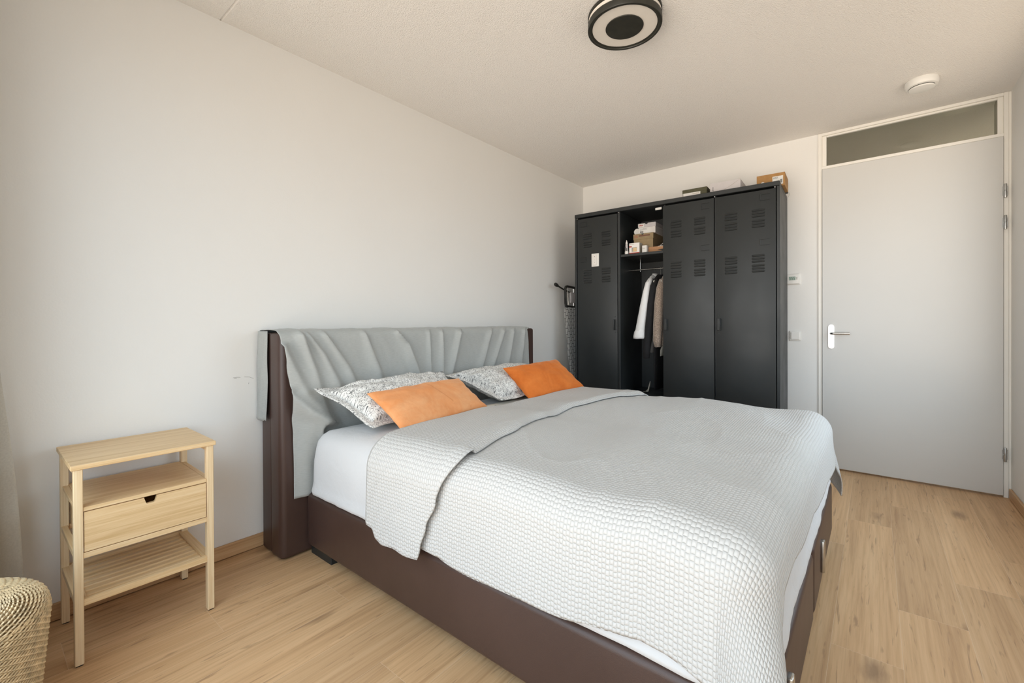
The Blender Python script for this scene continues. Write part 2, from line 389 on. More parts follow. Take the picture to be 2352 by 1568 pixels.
M = dict(
    wall=mat_wall(), ceil=mat_ceiling(), floor=mat_floor(), leather=mat_leather(), steel=mat_metal_black(),
    bambx=mat_wood('bamboo_grain_along_x', 'x', (.56, .365, .17), (.70, .50, .275), (.78, .60, .37)),
    bamby=mat_wood('bamboo_grain_along_y', 'y', (.56, .365, .17), (.70, .50, .275), (.78, .60, .37)),
    bambz=mat_wood('bamboo_grain_along_z', 'z', (.62, .44, .245), (.75, .58, .365), (.81, .67, .46)),
    skirt=mat_wood('oak_skirting', 'y', (.40, .235, .115), (.55, .345, .18), (.63, .42, .235), .6),
    skirtx=mat_wood('oak_skirting_x', 'x', (.40, .235, .115), (.55, .345, .18), (.63, .42, .235), .6),
    apricot=mat_velvet('apricot_velvet', (.80, .40, .19), (.74, .29, .105), (1, .75, .55, 1)),
    orange=mat_velvet('orange_velvet', (.74, .215, .045), (.62, .15, .025), (1, .6, .35, 1)),
    scroll=mat_scroll(), linen=mat_linen(), waffle=mat_waffle(), sheet=mat_sheet(), hexa=mat_hex(), knit=mat_knit(), glass=mat_glass(),
    cream=mat_sheet('cream_cotton', (.72, .69, .62)),
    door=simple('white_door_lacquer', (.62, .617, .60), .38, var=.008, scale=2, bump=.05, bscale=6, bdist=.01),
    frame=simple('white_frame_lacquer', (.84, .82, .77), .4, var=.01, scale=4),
    plastic=simple('white_plastic', (.80, .79, .76), .35, var=.01),
    plasticg=simple('light_grey_plastic', (.62, .62, .59), .4, var=.01),
    bplastic=simple('black_plastic', (.018, .018, .016), .45, var=.1),
    lampblack=simple('lamp_black', (.024, .024, .018), .5, var=.15, scale=25),
    opal=simple('opal_diffuser', (.74, .70, .64), .45, var=.01),
    chrome=simple('brushed_steel', (.55, .54, .51), .22, 1.0, var=.05, scale=60),
    plate=simple('satin_aluminium_plate', (.93, .93, .93), .33, .55, var=.01),
    zinc=simple('zinc_hinge', (.50, .50, .49), .35, 1.0, var=.08),
    wicker=simple('natural_wicker', (.68, .53, .32), .5, var=.16, scale=45),
    wickerd=simple('wicker_core', (.30, .20, .09), .8, var=.2),
    curtain=simple('beige_curtain', (.52, .50, .45), .9, var=.04, scale=200),
    foot=simple('black_foot', (.015, .02, .022), .4, var=.1),
    green=simple('olive_cardboard', (.085, .082, .045), .8, var=.06),
    paper=simple('white_paper_label', (.74, .73, .70), .8, var=.02),
    wbox=simple('white_cardboard', (.70, .67, .64), .6, var=.02),
    gbox=simple('light_grey_cardboard', (.56, .53, .53), .6, var=.02),
    card=simple('brown_cardboard', (.40, .215, .075), .8, var=.08),
    khaki=simple('khaki_cardboard', (.30, .225, .125), .8, var=.06),
    kraft=simple('kraft_cardboard', (.50, .27, .14), .8, var=.06),
    ink=simple('black_ink', (.03, .03, .03), .7), redink=simple('red_ink', (.42, .05, .035), .6),
    brownink=simple('brown_ink', (.16, .07, .045), .7),
    pinkwhite=simple('white_carton', (.82, .79, .76), .6, var=.01),
    cotton=simple('white_cotton', (.80, .81, .82), .85, var=.02, bump=.3, bscale=14, bdist=.01),
    blackc=simple('black_wool', (.010, .010, .012), .9, var=.1, bump=.3, bscale=30, bdist=.006),
    navyc=simple('dark_navy_wool', (.016, .020, .027), .9, var=.1, bump=.3, bscale=30, bdist=.006),
    greige=simple('greige_cotton', (.36, .35, .31), .9, var=.03, bump=.3, bscale=30, bdist=.006),
    lcd=simple('lcd_screen', (.36, .45, .39), .25, var=.02), lcdink=simple('lcd_digits', (.06, .12, .09), .4),
    scuff=simple('pencil_mark', (.42, .41, .39), .9),
)

# ------------------------------------------------------------------ room shell
RX, RY, RZ, FY = 3.118, 4.213, 2.60, WY      # right wall, back wall, ceiling, window wall
def slab(name, d, m, kind='structure'):
    bm = bmesh.new(); B(bm, *d); return tag(obj(name, bm, m, smooth=False, origin=False), kind=kind)
slab('floor', (-.1, 4.3, FY-.15, 6.0, -.1, 0), M['floor'])
slab('wall_left', (-.12, 0, FY-.15, RY+.12, 0, RZ), M['wall'])
bm = bmesh.new()
for d in ((RX, RX+.12, FY-.15, VY0, 0, RZ), (RX, RX+.12, VY1, RY+.12, 0, RZ), (RX, RX+.12, VY0, VY1, 0, VZ0), (RX, RX+.12, VY0, VY1, VZ1, RZ)): B(bm, *d)
tag(obj('wall_right', bm, M['wall'], smooth=False, origin=False), kind='structure')
bm = bmesh.new()
for d in ((RX+.03, RX+.08, VY0, VY0+.05, VZ0, VZ1), (RX+.03, RX+.08, VY1-.05, VY1, VZ0, VZ1), (RX+.03, RX+.08, VY0+.05, VY1-.05, VZ0, VZ0+.05), (RX+.03, RX+.08, VY0+.05, VY1-.05, VZ1-.05, VZ1)): B(bm, *d, bev=.004)
tag(obj('added_window', bm, M['frame'], origin=False), kind='structure')  # frame of the added window, out of view
# ceiling as two panels with a chamfered joint
bm = bmesh.new(); JY = .776
pts = [(FY-.15, RZ), (JY-.006, RZ), (JY, RZ+.006), (JY+.006, RZ), (RY+.12, RZ)]
grid(bm, [[(-.12, y, z) for y, z in pts], [(RX+.12, y, z) for y, z in pts]])
grid(bm, [[(-.12, FY-.15, RZ+.1), (-.12, RY+.12, RZ+.1)], [(RX+.12, FY-.15, RZ+.1), (RX+.12, RY+.12, RZ+.1)]])
tag(obj('ceiling', bm, M['ceil'], smooth=False, origin=False), kind='structure')
# back wall with the door opening
DX0, DX1 = 2.100, 3.105
bm = bmesh.new(); B(bm, -.12, DX0, RY, RY+.12, 0, RZ); B(bm, DX1, RX+.12, RY, RY+.12, 0, RZ)
tag(obj('wall_back', bm, M['wall'], smooth=False, origin=False), kind='structure')
# window wall behind the camera with its opening
bm = bmesh.new()
for d in ((-.12, WX0, FY-.15, FY, 0, RZ), (WX1, RX+.12, FY-.15, FY, 0, RZ), (WX0, WX1, FY-.15, FY, 0, WZ0), (WX0, WX1, FY-.15, FY, WZ1, RZ)): B(bm, *d)
tag(obj('wall_front', bm, M['wall'], smooth=False, origin=False), kind='structure')
bm = bmesh.new()
for d in ((WX0, WX0+.05, FY-.12, FY-.06, WZ0, WZ1), (WX1-.05, WX1, FY-.12, FY-.06, WZ0, WZ1), (WX0+.05, WX1-.05, FY-.12, FY-.06, WZ0, WZ0+.05), (WX0+.05, WX1-.05, FY-.12, FY-.06, WZ1-.05, WZ1), (1.69, 1.74, FY-.12, FY-.06, WZ0+.05, WZ1-.05)): B(bm, *d, bev=.004)
tag(obj('window_1', bm, M['frame'], origin=False), kind='structure')
# skirting boards
def skirting(name, d, m):
    bm = bmesh.new(); B(bm, *d, bev=.003); return tag(obj(name, bm, m, origin=False), kind='structure')
skirting('baseboard_left', (0, .014, FY, RY, .003, .068), M['skirt'])
skirting('baseboard_right', (RX-.014, RX, FY, RY-.022, .003, .065), M['skirt'])
skirting('baseboard_back', (.014, DX0, RY-.014, RY, .003, .068), M['skirtx'])
# hall behind the door (seen through the transom)
bm = bmesh.new()
B(bm, 1.5, 1.6, RY+.12, 5.9, 0, RZ); B(bm, 3.6, 3.7, RY+.12, 5.9, 0, RZ)
tag(obj('wall_hall_sides', bm, M['wall'], smooth=False, origin=False), kind='structure')
slab('wall_hall_back', (1.5, 3.7, 5.9, 6.0, 0, RZ), M['wall'])
slab('ceiling_hall', (1.5, 3.7, RY+.12, 6.0, RZ, RZ+.1), M['ceil'])
hl = bpy.data.lights.new('hall_fill_light', 'POINT'); hl.energy = 2.0; hl.color = (1, .85, .62); hl.shadow_soft_size = .12
ho = bpy.data.objects.new('hall_fill_light', hl); COL.objects.link(ho); ho.location = (3.0, 5.2, 2.0)  # unseen light added to dimly fill the hall behind the transom

# door -----------------------------------------------------------------
dr = thing('door_1', None, None, (2.6, RY, 0)); tag(dr, kind='structure')
bm = bmesh.new(); YF, YB = RY-.012, RY+.11
B(bm, DX0, 2.125, YF, YB, 0, RZ-.002, .002)                        # left jamb
B(bm, 3.083, DX1, YF, YB, 0, RZ-.002, .002)                        # right jamb
B(bm, 2.125, 3.083, YF, YB, 2.577, RZ-.002, .002)                  # head
B(bm, 2.125, 3.083, YF, YB, 2.318, 2.340, .002)                    # transom bar
B(bm, 2.125, 2.153, YF+.014, YB, 2.340, 2.577, .002); B(bm, 3.057, 3.083, YF+.014, YB, 2.340, 2.577, .002)
B(bm, 2.153, 3.057, YF+.014, YB, 2.565, 2.577, .002)
obj('door_frame', bm, M['frame'], dr)
bm = bmesh.new(); B(bm, 3.104, 3.1175, RY-.006, RY+.01, 0, RZ-.002, .001); obj('sealing_strip', bm, M['frame'], dr)
box('transom_pane', (2.150, 3.060, YF+.03, YF+.036, 2.338, 2.570), M['glass'], dr, bev=0)
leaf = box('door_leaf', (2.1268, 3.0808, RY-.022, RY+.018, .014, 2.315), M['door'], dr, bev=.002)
box('door_stop', (2.127, 3.083, RY+.02, RY+.03, .015, 2.317), M['frame'], dr, bev=0)
bm = bmesh.new(); HX, HZ = 2.184, 1.0215
def stadium(bm, cx, cz, hw, hh, y0, y1, n=12):
    pr = []
    for k in range(2*n+2):
        a = math.pi*(k if k <= n else k-1)/n
        s = 1 if k <= n else -1
        pr.append((cx+hw*math.cos(a), cz+s*(hh-hw)+hw*math.sin(a)))
    A = [bm.verts.new((x, y0, z)) for x, z in pr]; C = [bm.verts.new((x, y1, z)) for x, z in pr]
    bm.faces.new(A); bm.faces.new(C[::-1])
    for k in range(len(A)): bm.faces.new((A[k], A[(k+1) % len(A)], C[(k+1) % len(A)], C[k]))
stadium(bm, HX, HZ, .0185, .092, RY-.0305, RY-.022)
plate = obj('handle_plate', bm, M['plate'], dr)
bm = bmesh.new(); lathe(bm, [(0, 0), (.003, 0), (.003, .001), (0, .001)], (HX, RY-.0315, HZ+.083), 'y', 12); obj('screw', bm, M['zinc'], plate)
bm = bmesh.new(); lathe(bm, [(0, 0), (.003, 0), (.003, .001), (0, .001)], (HX, RY-.0315, HZ-.083), 'y', 12); obj('screw', bm, M['zinc'], plate)
bm = bmesh.new(); hz = 1.046
pts = [(HX, RY-.03, hz), (HX, RY-.065, hz)] + [(HX+.016*(1-math.cos(a)), RY-.065-.016*math.sin(a), hz) for a in (.4, .8, 1.2, 1.57)] + [(HX+.115, RY-.081, hz)]
tube(bm, pts, .0085, 14); obj('door_lever', bm, M['chrome'], dr)
for z in (1.965, 1.764, .279):
    bm = bmesh.new()
    lathe(bm, [(0, -.044), (.007, -.044), (.008, -.040), (.008, -.003), (.0065, -.002), (.0065, .002), (.008, .003), (.008, .040), (.007, .044), (0, .044)], (3.087, RY-.03, z), 'z', 14)
    B(bm, 3.074, 3.100, RY-.0235, RY-.0125, z-.03, z+.03)
    obj('hinge', bm, M['zinc'], dr)

# wall fittings -------------------------------------------------------------
def plate_dev(name, label, cat, d, kids):
    t = thing(name, label, cat, ((d[0]+d[1])/2, RY, d[4]))
    bm = bmesh.new(); B(bm, *d, bev=.006, seg=3); p = obj('cover_plate', bm, M['plastic'], t)
    for nm, dd, mm, bv in kids: box(nm, dd, M[mm], t, bev=bv)
    return t
th = plate_dev('thermostat', 'white square room thermostat with small green display beside the black wardrobe', 'thermostat', (1.888, 1.979, RY-.022, RY, 1.440, 1.520),
          [('display', (1.905, 1.952, RY-.0235, RY-.02, 1.471, 1.499), 'lcd', .001), ('dial', (1.957, 1.965, RY-.0245, RY-.02, 1.474, 1.496), 'plasticg', .002)])
box('wall_plate', (1.884, 1.983, RY-.010, RY, 1.436, 1.524), M['plastic'], th, bev=.004)
bm = bmesh.new()
for k in range(3):
    x = 1.911+k*.013
    for q, (a, c, e, f2) in enumerate(((0, .008, .010, .0118), (0, .008, .0, .0018), (0, .008, -.0118, -.010), (0, .0018, 0, .011), (.0062, .008, -.011, 0))):
        B(bm, x+a, x+c, RY-.0242, RY-.0232, 1.486+e, 1.486+f2)
obj('display_digits', bm, M['lcdink'], [c for c in th.children if c.name.startswith('display')][0])
sw = plate_dev('light_switch', 'white square light switch low beside the black wardrobe, left of the door', 'switch', (1.905, 1.987, RY-.009, RY, .984, 1.064),
          [('rocker', (1.917, 1.976, RY-.015, RY-.008, .995, 1.053), 'plastic', .003)])
# pencil scuffs on the left wall belong to the wall surface
bm = bmesh.new()
for pts in ([(0.0012, .817, .873), (.0012, .835, .874), (.0012, .85, .872)], [(.0012, .868, .872), (.0012, .89, .870), (.0012, .91, .860)], [(.0012, .822, .869), (.0012, .834, .8685)], [(.0012, .888, .842), (.0012, .886, .835)]):
    tube(bm, pts, .0009, 5)
o = obj('wall_scuffs', bm, M['scuff'], origin=False); tag(o, kind='structure')

# ceiling fittings ------------------------------------------------------------
LX, LY = 1.520, 1.983
lt = thing('ceiling_lamp', 'round flat ceiling lamp with black rings, white diffuser and black centre disc', 'lamp', (LX, LY, RZ))
def cyl(name, prof, m, par, c=(LX, LY, RZ), seg=72):
    bm = bmesh.new(); lathe(bm, prof, c, 'z', seg); return obj(name, bm, m, par)
cyl('mounting_ring', [(0, 0), (.166, 0), (.171, -.002), (.171, -.012), (.166, -.014), (0, -.014)], M['lampblack'], lt)
cyl('side_diffuser', [(0, -.014), (.164, -.014), (.168, -.018), (.168, -.030), (.164, -.034), (0, -.034)], M['opal'], lt)
cyl('front_ring', [(.150, -.034), (.168, -.034), (.171, -.036), (.172, -.062), (.170, -.066), (.160, -.066), (.1585, -.062), (.150, -.060), (.150, -.034)], M['lampblack'], lt)
cyl('front_diffuser', [(0, -.036), (.157, -.036), (.1585, -.058), (0, -.060)], M['opal'], lt)
cyl('centre_disc', [(0, -.059), (.087, -.059), (.088, -.061), (.087, -.063), (0, -.063)], M['lampblack'], lt)
sd = thing('smoke_detector', 'white round smoke detector on the ceiling in front of the transom', 'smoke detector', (2.664, 3.680, RZ))
cc = (2.664, 3.680, RZ)
cyl('detector_base', [(0, 0), (.076, 0), (.0765, -.003), (.079, -.005), (.080, -.018), (.079, -.030), (.074, -.038), (.066, -.041), (0, -.041)], M['plastic'], sd, cc)
cyl('sensor_slot', [(0, -.041), (.060, -.041), (.060, -.0445), (0, -.0445)], M['bplastic'], sd, cc)
cyl('detector_cap', [(0, -.0445), (.060, -.0445), (.0615, -.047), (.058, -.052), (.040, -.055), (0, -.056)], M['plastic'], sd, cc)

# curtain -----------------------------------------------------------------
rows = []; n = 90
for j in range(30):
    z = .015+(2.52-.015)*j/29; fl = 1-sstep(z, .1, 1.9); row = []
    for i in range(n):
        t = i/(n-1); x = .035+.33*t
        amp = lerp(.030, .055, fl); y = -.022 + amp*math.sin(t*2*math.pi*4.0-.9+.5*fl) + .084*fl*math.exp(-((t-.30)/.22)**2) + .008*nz(t*9, z*1.5)
        row.append((x+.012*math.sin(t*25+z)*fl, y, z))
    rows.append(row)
bm = bmesh.new(); grid(bm, rows); o = obj('curtain', bm, M['curtain']); thicken(o, .003, 0)
tag(o, 'beige floor-length curtain bunched at the left wall behind the wicker basket', 'curtain')

# wicker basket ---------------------------------------------------------------
BX, BY, BH = .600, -.076, .394
t = thing('wicker_basket', 'round natural wicker basket with woven lid standing in the near left corner', 'basket', (BX, BY, 0))
def brad(z):   # outer radius over height
    k = z/BH
    r = lerp(.186, .216, min(1, k/.86))
    if k > .86: r = .216-.050*(1-math.sqrt(max(0, 1-((k-.86)/.14)**2)))
    return r
bm = bmesh.new(); lathe(bm, [(0, .01), (.176, .01), (.205, .35), (.190, .372), (.15, .380), (0, .368)], (BX, BY, 0), 'z', 48); obj('basket_core', bm, M['wickerd'], t)
NST = 46
bm = bmesh.new()
for k in range(NST):
    a = 2*math.pi*k/NST
    tube(bm, [(BX+(brad(z)-.004)*math.cos(a), BY+(brad(z)-.004)*math.sin(a), z) for z in (0.0, .1, .2, .3, .36)], .0034, 5)
obj('stakes', bm, M['wicker'], t)
bm = bmesh.new(); z = .006; row = 0
while z < .362:
    pts = []
    for k in range(NST*3):
        a = 2*math.pi*k/(NST*3); ph = (k+row*1.0) % 3
        d = (.0042 if ph == 0 else (.0030 if ph == 1 else -.0045))
        zz = z+.0035*math.sin(2*math.pi*(k+row)/3.0)
        r = brad(z)+d*.9; pts.append((BX+r*math.cos(a), BY+r*math.sin(a), zz))
    tube(bm, pts, .0023, 4, closed=True); z += .0052; row += 1
obj('side_weave', bm, M['wicker'], t)
bm = bmesh.new()     # shoulder and lid: the twill goes on over the rounded rim towards the centre
path = [(brad(.360), .360)]
for k in range(1, 13): th = math.pi*.60*k/12; path.append((.168+(brad(.360)-.168)*math.cos(th), .360+.034*math.sin(th)))
r_, z_ = path[-1]
while r_ > .01: r_ -= .0058; path.append((r_, path[13-1][1]-.012*(1-r_/.155)))
dist = 0; ring = 0; last = path[0]; nxt = 0
for (ra, za_), (rb, zb_) in zip(path, path[1:]):
    seg_ = math.hypot(rb-ra, zb_-za_)
    while nxt <= dist+seg_:
        t_ = (nxt-dist)/seg_; r = lerp(ra, rb, t_); z = lerp(za_, zb_, t_); nx_, nzz = (zb_-za_)/seg_, -(rb-ra)/seg_
        ns = max(4, int(round(NST*min(1, r/.15)))); pts = []
        for k in range(ns*3):
            a = 2*math.pi*k/(ns*3); ph = (k+ring) % 3; d = (.0040 if ph == 0 else (.0028 if ph == 1 else -.0040))
            sl = .0036*math.sin(2*math.pi*(k+ring)/3.0)
            rr = r+nx_*d-nzz*sl; pts.append((BX+rr*math.cos(a), BY+rr*math.sin(a), z+nzz*d+nx_*sl))
        if r > .012: tube(bm, pts, .0025, 4, closed=True)
        ring += 1; nxt += .0056
    dist += seg_
obj('lid_weave', bm, M['wicker'], t)

# nightstand ----------------------------------------------------------------
t = thing('nightstand', 'light bamboo nightstand with one drawer and a slatted lower shelf by the left wall', 'nightstand', (.218, .4125, 0))
X0, X1, Y0, Y1 = .034, .400, .212, .612; LW = .028; LT = .023
for (a, c) in ((X0, Y0), (X0, Y1-LT), (X1-LW, Y0), (X1-LW, Y1-LT)):
    l = box('leg', (a, a+LW, c, c+LT, .004, .654), M['bambz'], t, .0015)
    box('foot_pad', (a+.003, a+LW-.003, c+.003, c+LT-.003, 0, .0045), M['bplastic'], l, 0)
box('top_board', (.030, .405, .205, .619, .654, .6705), M['bamby'], t, .0015)
for yy in (Y0+.004, Y1-LT+.004): box('side_rail', (X0+LW, X1-LW, yy, yy+.015, .632, .654), M['bambx'], t, .001)
box('middle_shelf', (X0+.004, X1-.004, Y0+LT+.0005, Y1-LT-.0005, .511, .5245), M['bamby'], t, .001)
box('shelf_end', (X0+LW, X1-LW, Y0+.006, Y0+LT, .511, .5245), M['bambx'], t, .001); box('shelf_end', (X0+LW, X1-LW, Y1-LT, Y1-.006, .511, .5245), M['bambx'], t, .001)
for yy in (Y0+.002, Y1-LT+.004): box('side_rail', (X0+LW, X1-LW, yy, yy+.017, .354, .373), M['bambx'], t, .001)
box('front_rail', (X1-.020, X1-.003, Y0+LT, Y1-LT, .354, .3725), M['bamby'], t, .001); box('back_rail', (X0+.003, X0+.020, Y0+LT, Y1-LT, .354, .3725), M['bamby'], t, .001)
# drawer with a trapezoid finger notch
bm = bmesh.new(); ya, yb, za, zb = Y0+LT+.0025, Y1-LT-.0025, .3755, .5085
xa, xb = X1-.018, X1-.003
ys_ = [(ya, zb, zb), (.3945, zb, zb), (.4005, zb-.020, zb), (.4035, zb-.023, zb), (.4245, zb-.023, zb), (.4275, zb-.020, zb), (.4335, zb, zb), (yb, zb, zb)]
prf = [(y_, t_) for y_, t_, _ in ys_]
A = [[bm.verts.new((x_, y_, za)) for y_, t_ in prf] for x_ in (xb, xa)]; C = [[bm.verts.new((x_, y_, t_)) for y_, t_ in prf] for x_ in (xb, xa)]
for k in range(len(prf)-1):
    for q in (0, 1): bm.faces.new((A[q][k], A[q][k+1], C[q][k+1], C[q][k]))
    bm.faces.new((C[0][k], C[0][k+1], C[1][k+1], C[1][k])); bm.faces.new((A[0][k], A[0][k+1], A[1][k+1], A[1][k]))
for k in (0, -1): bm.faces.new((A[0][k], C[0][k], C[1][k], A[1][k]))
dw = obj('drawer', bm, M['bamby'], t, smooth=False)
bm = bmesh.new(); B(bm, X0+.03, xa, ya+.002, ya+.012, .378, .495); B(bm, X0+.03, xa, yb-.012, yb-.002, .378, .495); B(bm, X0+.02, X0+.03, ya+.002, yb-.002, .378, .495); B(bm, X0+.03, xa, ya+.012, yb-.012, .378, .383)
obj('drawer_box', bm, M['bambx'], dw)
# dark inside seen through the notch
# lower slatted shelf
z0, z1 = .195, .2165
box('shelf_front_rail', (X1-.021, X1-.003, Y0+LT, Y1-LT, z0, z1), M['bamby'], t, .001); box('shelf_back_rail', (X0+.003, X0+.021, Y0+LT, Y1-LT, z0, z1), M['bamby'], t, .001)
for yy in (Y0+.003, Y1-.003-.030): box('shelf_side_rail', (X0+.021+.0005, X1-.021-.0005, yy, yy+.030, z0, z1), M['bambx'], t, .001)
for k in range(8):
    xx = X0+.036+k*.0375
    box('slat', (xx, xx+.023, Y0+.033, Y1-.033, z0+.006, z0+.015), M['bamby'], t, .0015)

# ------------------------------------------------------------------ bed
bed = thing('bed', 'king size box spring bed with brown leatherette base and tall headboard', 'bed', (1.26, 1.945, 0))
def rbox(name, d, m, par, r, seg=4, pad=0):
    bm = bmesh.new(); B(bm, *d, bev=r, seg=seg); return obj(name, bm, m, par, smooth=True)
def rounded_xy(name, d, m, par, r, re, seg=5):
    """box with plan corners rounded by r and top/bottom edges by re"""
    x0, x1, y0, y1, z0, z1 = d; bm = bmesh.new(); rows = []
    def ring(ins, z):
        P = []
        rr = max(r-ins, .002)
        for cx, cy, a0 in ((x1-r, y1-r, 0), (x0+r, y1-r, 90), (x0+r, y0+r, 180), (x1-r, y0+r, 270)):
            for k in range(seg+1):
                a = math.radians(a0+90*k/seg); P.append((cx+rr*math.cos(a), cy+rr*math.sin(a), z))
        return P
    for k in range(5): a = math.pi/2*k/4; rows.append(ring(re*(1-math.sin(a)), z0+re*(1-math.cos(a))))
    for k in range(5): a = math.pi/2*k/4; rows.append(ring(re*(1-math.cos(a)), z1-re*(1-math.sin(a))))
    V = grid(bm, rows, close_v=True); bm.faces.new(V[0][::-1]); bm.faces.new(V[-1])
    return obj(name, bm, m, par)
rounded_xy('headboard_front_panel', (.131, .258, .930, 2.962, .006, 1.094), M['leather'], bed, .030, .018)
rounded_xy('headboard_back_panel', (.022, .1305, .940, 2.952, .006, 1.092), M['leather'], bed, .010, .006)
for k, (ya, yb) in enumerate(((1.045, 1.9445), (1.9455, 2.845))):
    bs = rounded_xy('box_spring', (.262, 2.270, ya, yb, .046, .302), M['leather'], bed, .035, .022)
    for fx in (.275, 2.03):
        for fy in ((ya+.022), (yb-.102)):
            box('foot', (fx, fx+.19, fy, fy+.08, 0, .050), M['foot'], bs, .002)
    # chromed strap brackets on the foot end
for yy in (1.30, 2.20):
    bm = bmesh.new(); B(bm, 2.268, 2.284, yy, yy+.032, .105, .235, bev=.005, seg=2); obj('metal_bracket', bm, M['chrome'], bed)

# mattress in its fitted sheet
def mattress():
    bm = bmesh.new(); rows = []; nx, ny = 70, 60
    MX0, MX1, MY0, MY1 = .272, 2.258, 1.052, 2.838
    # closed shell: rings from bottom inset over the side to the top, super-rounded plan
    def ring(ins, z, n=50, cr=.085):
        P = []; r = max(cr-ins, .01); c = cr
        def side(x, y, nx_, ny_):
            w = .006*nz(x*5, y*5, z*6)+.004*nz(x*17, y*17, z*14)
            return (x+nx_*w, y+ny_*w, z+.008*nz(x*3, y*3, 5)*(1 if z > .5 else 0))
        x0, x1, y0, y1 = MX0+ins, MX1-ins, MY0+ins, MY1-ins
        for k in range(n): P.append(side(lerp(x0+r, x1-r, k/n), y0, 0, -1))
        for k in range(8): a = math.radians(-90+90*k/8); P.append(side(x1-r+r*math.cos(a), y0+r+r*math.sin(a), math.cos(a), math.sin(a)))
        for k in range(n): P.append(side(x1, lerp(y0+r, y1-r, k/n), 1, 0))
        for k in range(8): a = math.radians(90*k/8); P.append(side(x1-r+r*math.cos(a), y1-r+r*math.sin(a), math.cos(a), math.sin(a)))
        for k in range(n): P.append(side(lerp(x1-r, x0+r, k/n), y1, 0, 1))
        for k in range(8): a = math.radians(90+90*k/8); P.append(side(x0+r+r*math.cos(a), y1-r+r*math.sin(a), math.cos(a), math.sin(a)))
        for k in range(n): P.append(side(x0, lerp(y1-r, y0+r, k/n), -1, 0))
        for k in range(8): a = math.radians(180+90*k/8); P.append(side(x0+r+r*math.cos(a), y0+r+r*math.sin(a), math.cos(a), math.sin(a)))
        return P
    prof = [(.05, .305), (.02, .304), (.004, .305), (-.008, .312), (-.010, .326), (-.004, .345), (0, .37), (-.003, .42), (0, .47), (.003, .50), (.009, .532), (.020, .562), (.042, .588), (.072, .606), (.12, .618), (.18, .624), (.30, .627), (.5, .627), (.7, .627), (.88, .627)]
    V = grid(bm, [ring(i, z) for i, z in prof], close_v=True)
    bm.faces.new(V[0][::-1]); bm.faces.new(V[-1])
    return obj('mattress', bm, M['sheet'], smooth=True)
tag(mattress(), 'thick mattress in a white fitted sheet on the brown bed base', 'mattress')

# linen cloth over the headboard
RIDGES = [[(1.045, 1.101), (1.133, .989), (1.214, .825)], [(1.134, 1.106), (1.277, .9)], [(1.369, 1.103), (1.464, .872)], [(1.569, 1.11), (1.662, 1.013), (1.742, .822)], [(1.83, 1.108), (1.839, .841)], [(1.939, 1.106), (1.937, .804)], [(2.103, 1.108), (2.074, .997), (2.013, .826)], [(2.425, 1.105), (2.307, .832)], [(2.574, 1.103), (2.423, .823)], [(2.679, 1.102), (2.598, .827)], [(2.818, 1.101), (2.759, .798)], [(.94, 1.02), (1.042, .779), (1.154, .653)], [(.949, .812), (1.042, .715), (1.142, .644)], [(1.023, 1.09), (1.087, .904), (1.12, .791)]]
RW = [.014, .012, .012, .010, .007, .008, .010, .012, .010, .010, .012, .020, .014, .016]
RA = [.022, .020, .018, .030, .016, .020, .028, .020, .022, .022, .018, .032, .024, .028]
def ridge_h(y, z):
    h = 0
    for R, w, a in zip(RIDGES, RW, RA):
        zt, zb = R[0][1], R[-1][1]
        zz = z
        if zz > zt+.02: continue
        if zz >= zt: yr = R[0][0]
        elif zz <= zb:
            d = (R[-1][0]-R[-2][0])/(R[-1][1]-R[-2][1]); yr = R[-1][0]+d*(zz-zb)*.6
        else:
            for p, q in zip(R, R[1:]):
                if q[1] <= zz <= p[1]: yr = lerp(p[0], q[0], (p[1]-zz)/(p[1]-q[1])); break
        ww = w*(1+2.0*max(0, 1.1-z)/.3)*.62
        d = (y-yr)/ww
        fade = 1-sstep(zb-z, .05, .35)
        pk = math.exp(-abs(d)**1.6*.9) if d > 0 else math.exp(-abs(d*.45)**2)
        h += a*1.1*fade*(pk - .30*math.exp(-((d-2.0)**2)*.6))*sstep(1.125-z, 0, .05)
    return h
def yleft(z): return interp(z, [(.28, .987), (.4, .988), (.6, .984), (.7, .977), (.8, .967), (.95, .945), (1.05, .930), (1.105, .922)])
rows = []; uvs = []
prof = [(.013, z) for z in (.655, .70, .76, .82, .88, .94, 1.0, 1.05, 1.08)] + [(.014, 1.098), (.020, 1.104), (.045, 1.105), (.085, 1.105), (.13, 1.107), (.175, 1.1065), (.215, 1.105), (.235, 1.1035), (.250, 1.096), (.259, 1.086), (.2635, 1.072)]
zz = 1.058
while zz > .285: prof.append((.2645, zz)); zz -= .0145
acc = 0; lastp = None
NY = 320
for x, z in prof:
    if lastp: acc += math.hypot(x-lastp[0], z-lastp[1])
    lastp = (x, z); row = []; uv = []
    front = x > .25
    yl = yleft(z) if front else lerp(.935, .922, sstep(x, .02, .2)); yr = 2.872 if front else 2.90
    if front: yr = interp(z, [(.7, 2.886), (.95, 2.874), (1.08, 2.858), (1.105, 2.855)])
    for j in range(NY+1):
        y = lerp(yl, yr, j/NY); xx, zq = x, z
        if front:
            h = ridge_h(y, z)+.004*nz(y*6, z*4)+.0035*nz(y*20+z*9, z*7)
            # corner flap leaning forward over the gap by the mattress
            xx = x+max(-.002, h)+.0015
            if y < 1.16 and z < .72: xx += .016*sstep(.72-z, 0, .25)*math.sin(max(0, y-.98)*math.pi/.14)**2*(y < 1.12)
            cap = lerp(.40, .2695, sstep(y, 1.04, 1.16)*sstep(.68-z, 0, .08)); xx = min(xx, cap)
        elif z > 1.09 and x > .03:
            zq = z+.001+max(0, ridge_h(y, 1.10))*.30
        else: xx = x-.003+.002*nz(y*8, z*8)
        row.append((xx, y, zq)); uv.append((y, acc))
    rows.append(row); uvs.append(uv)
bm = bmesh.new(); grid(bm, rows, uvs)
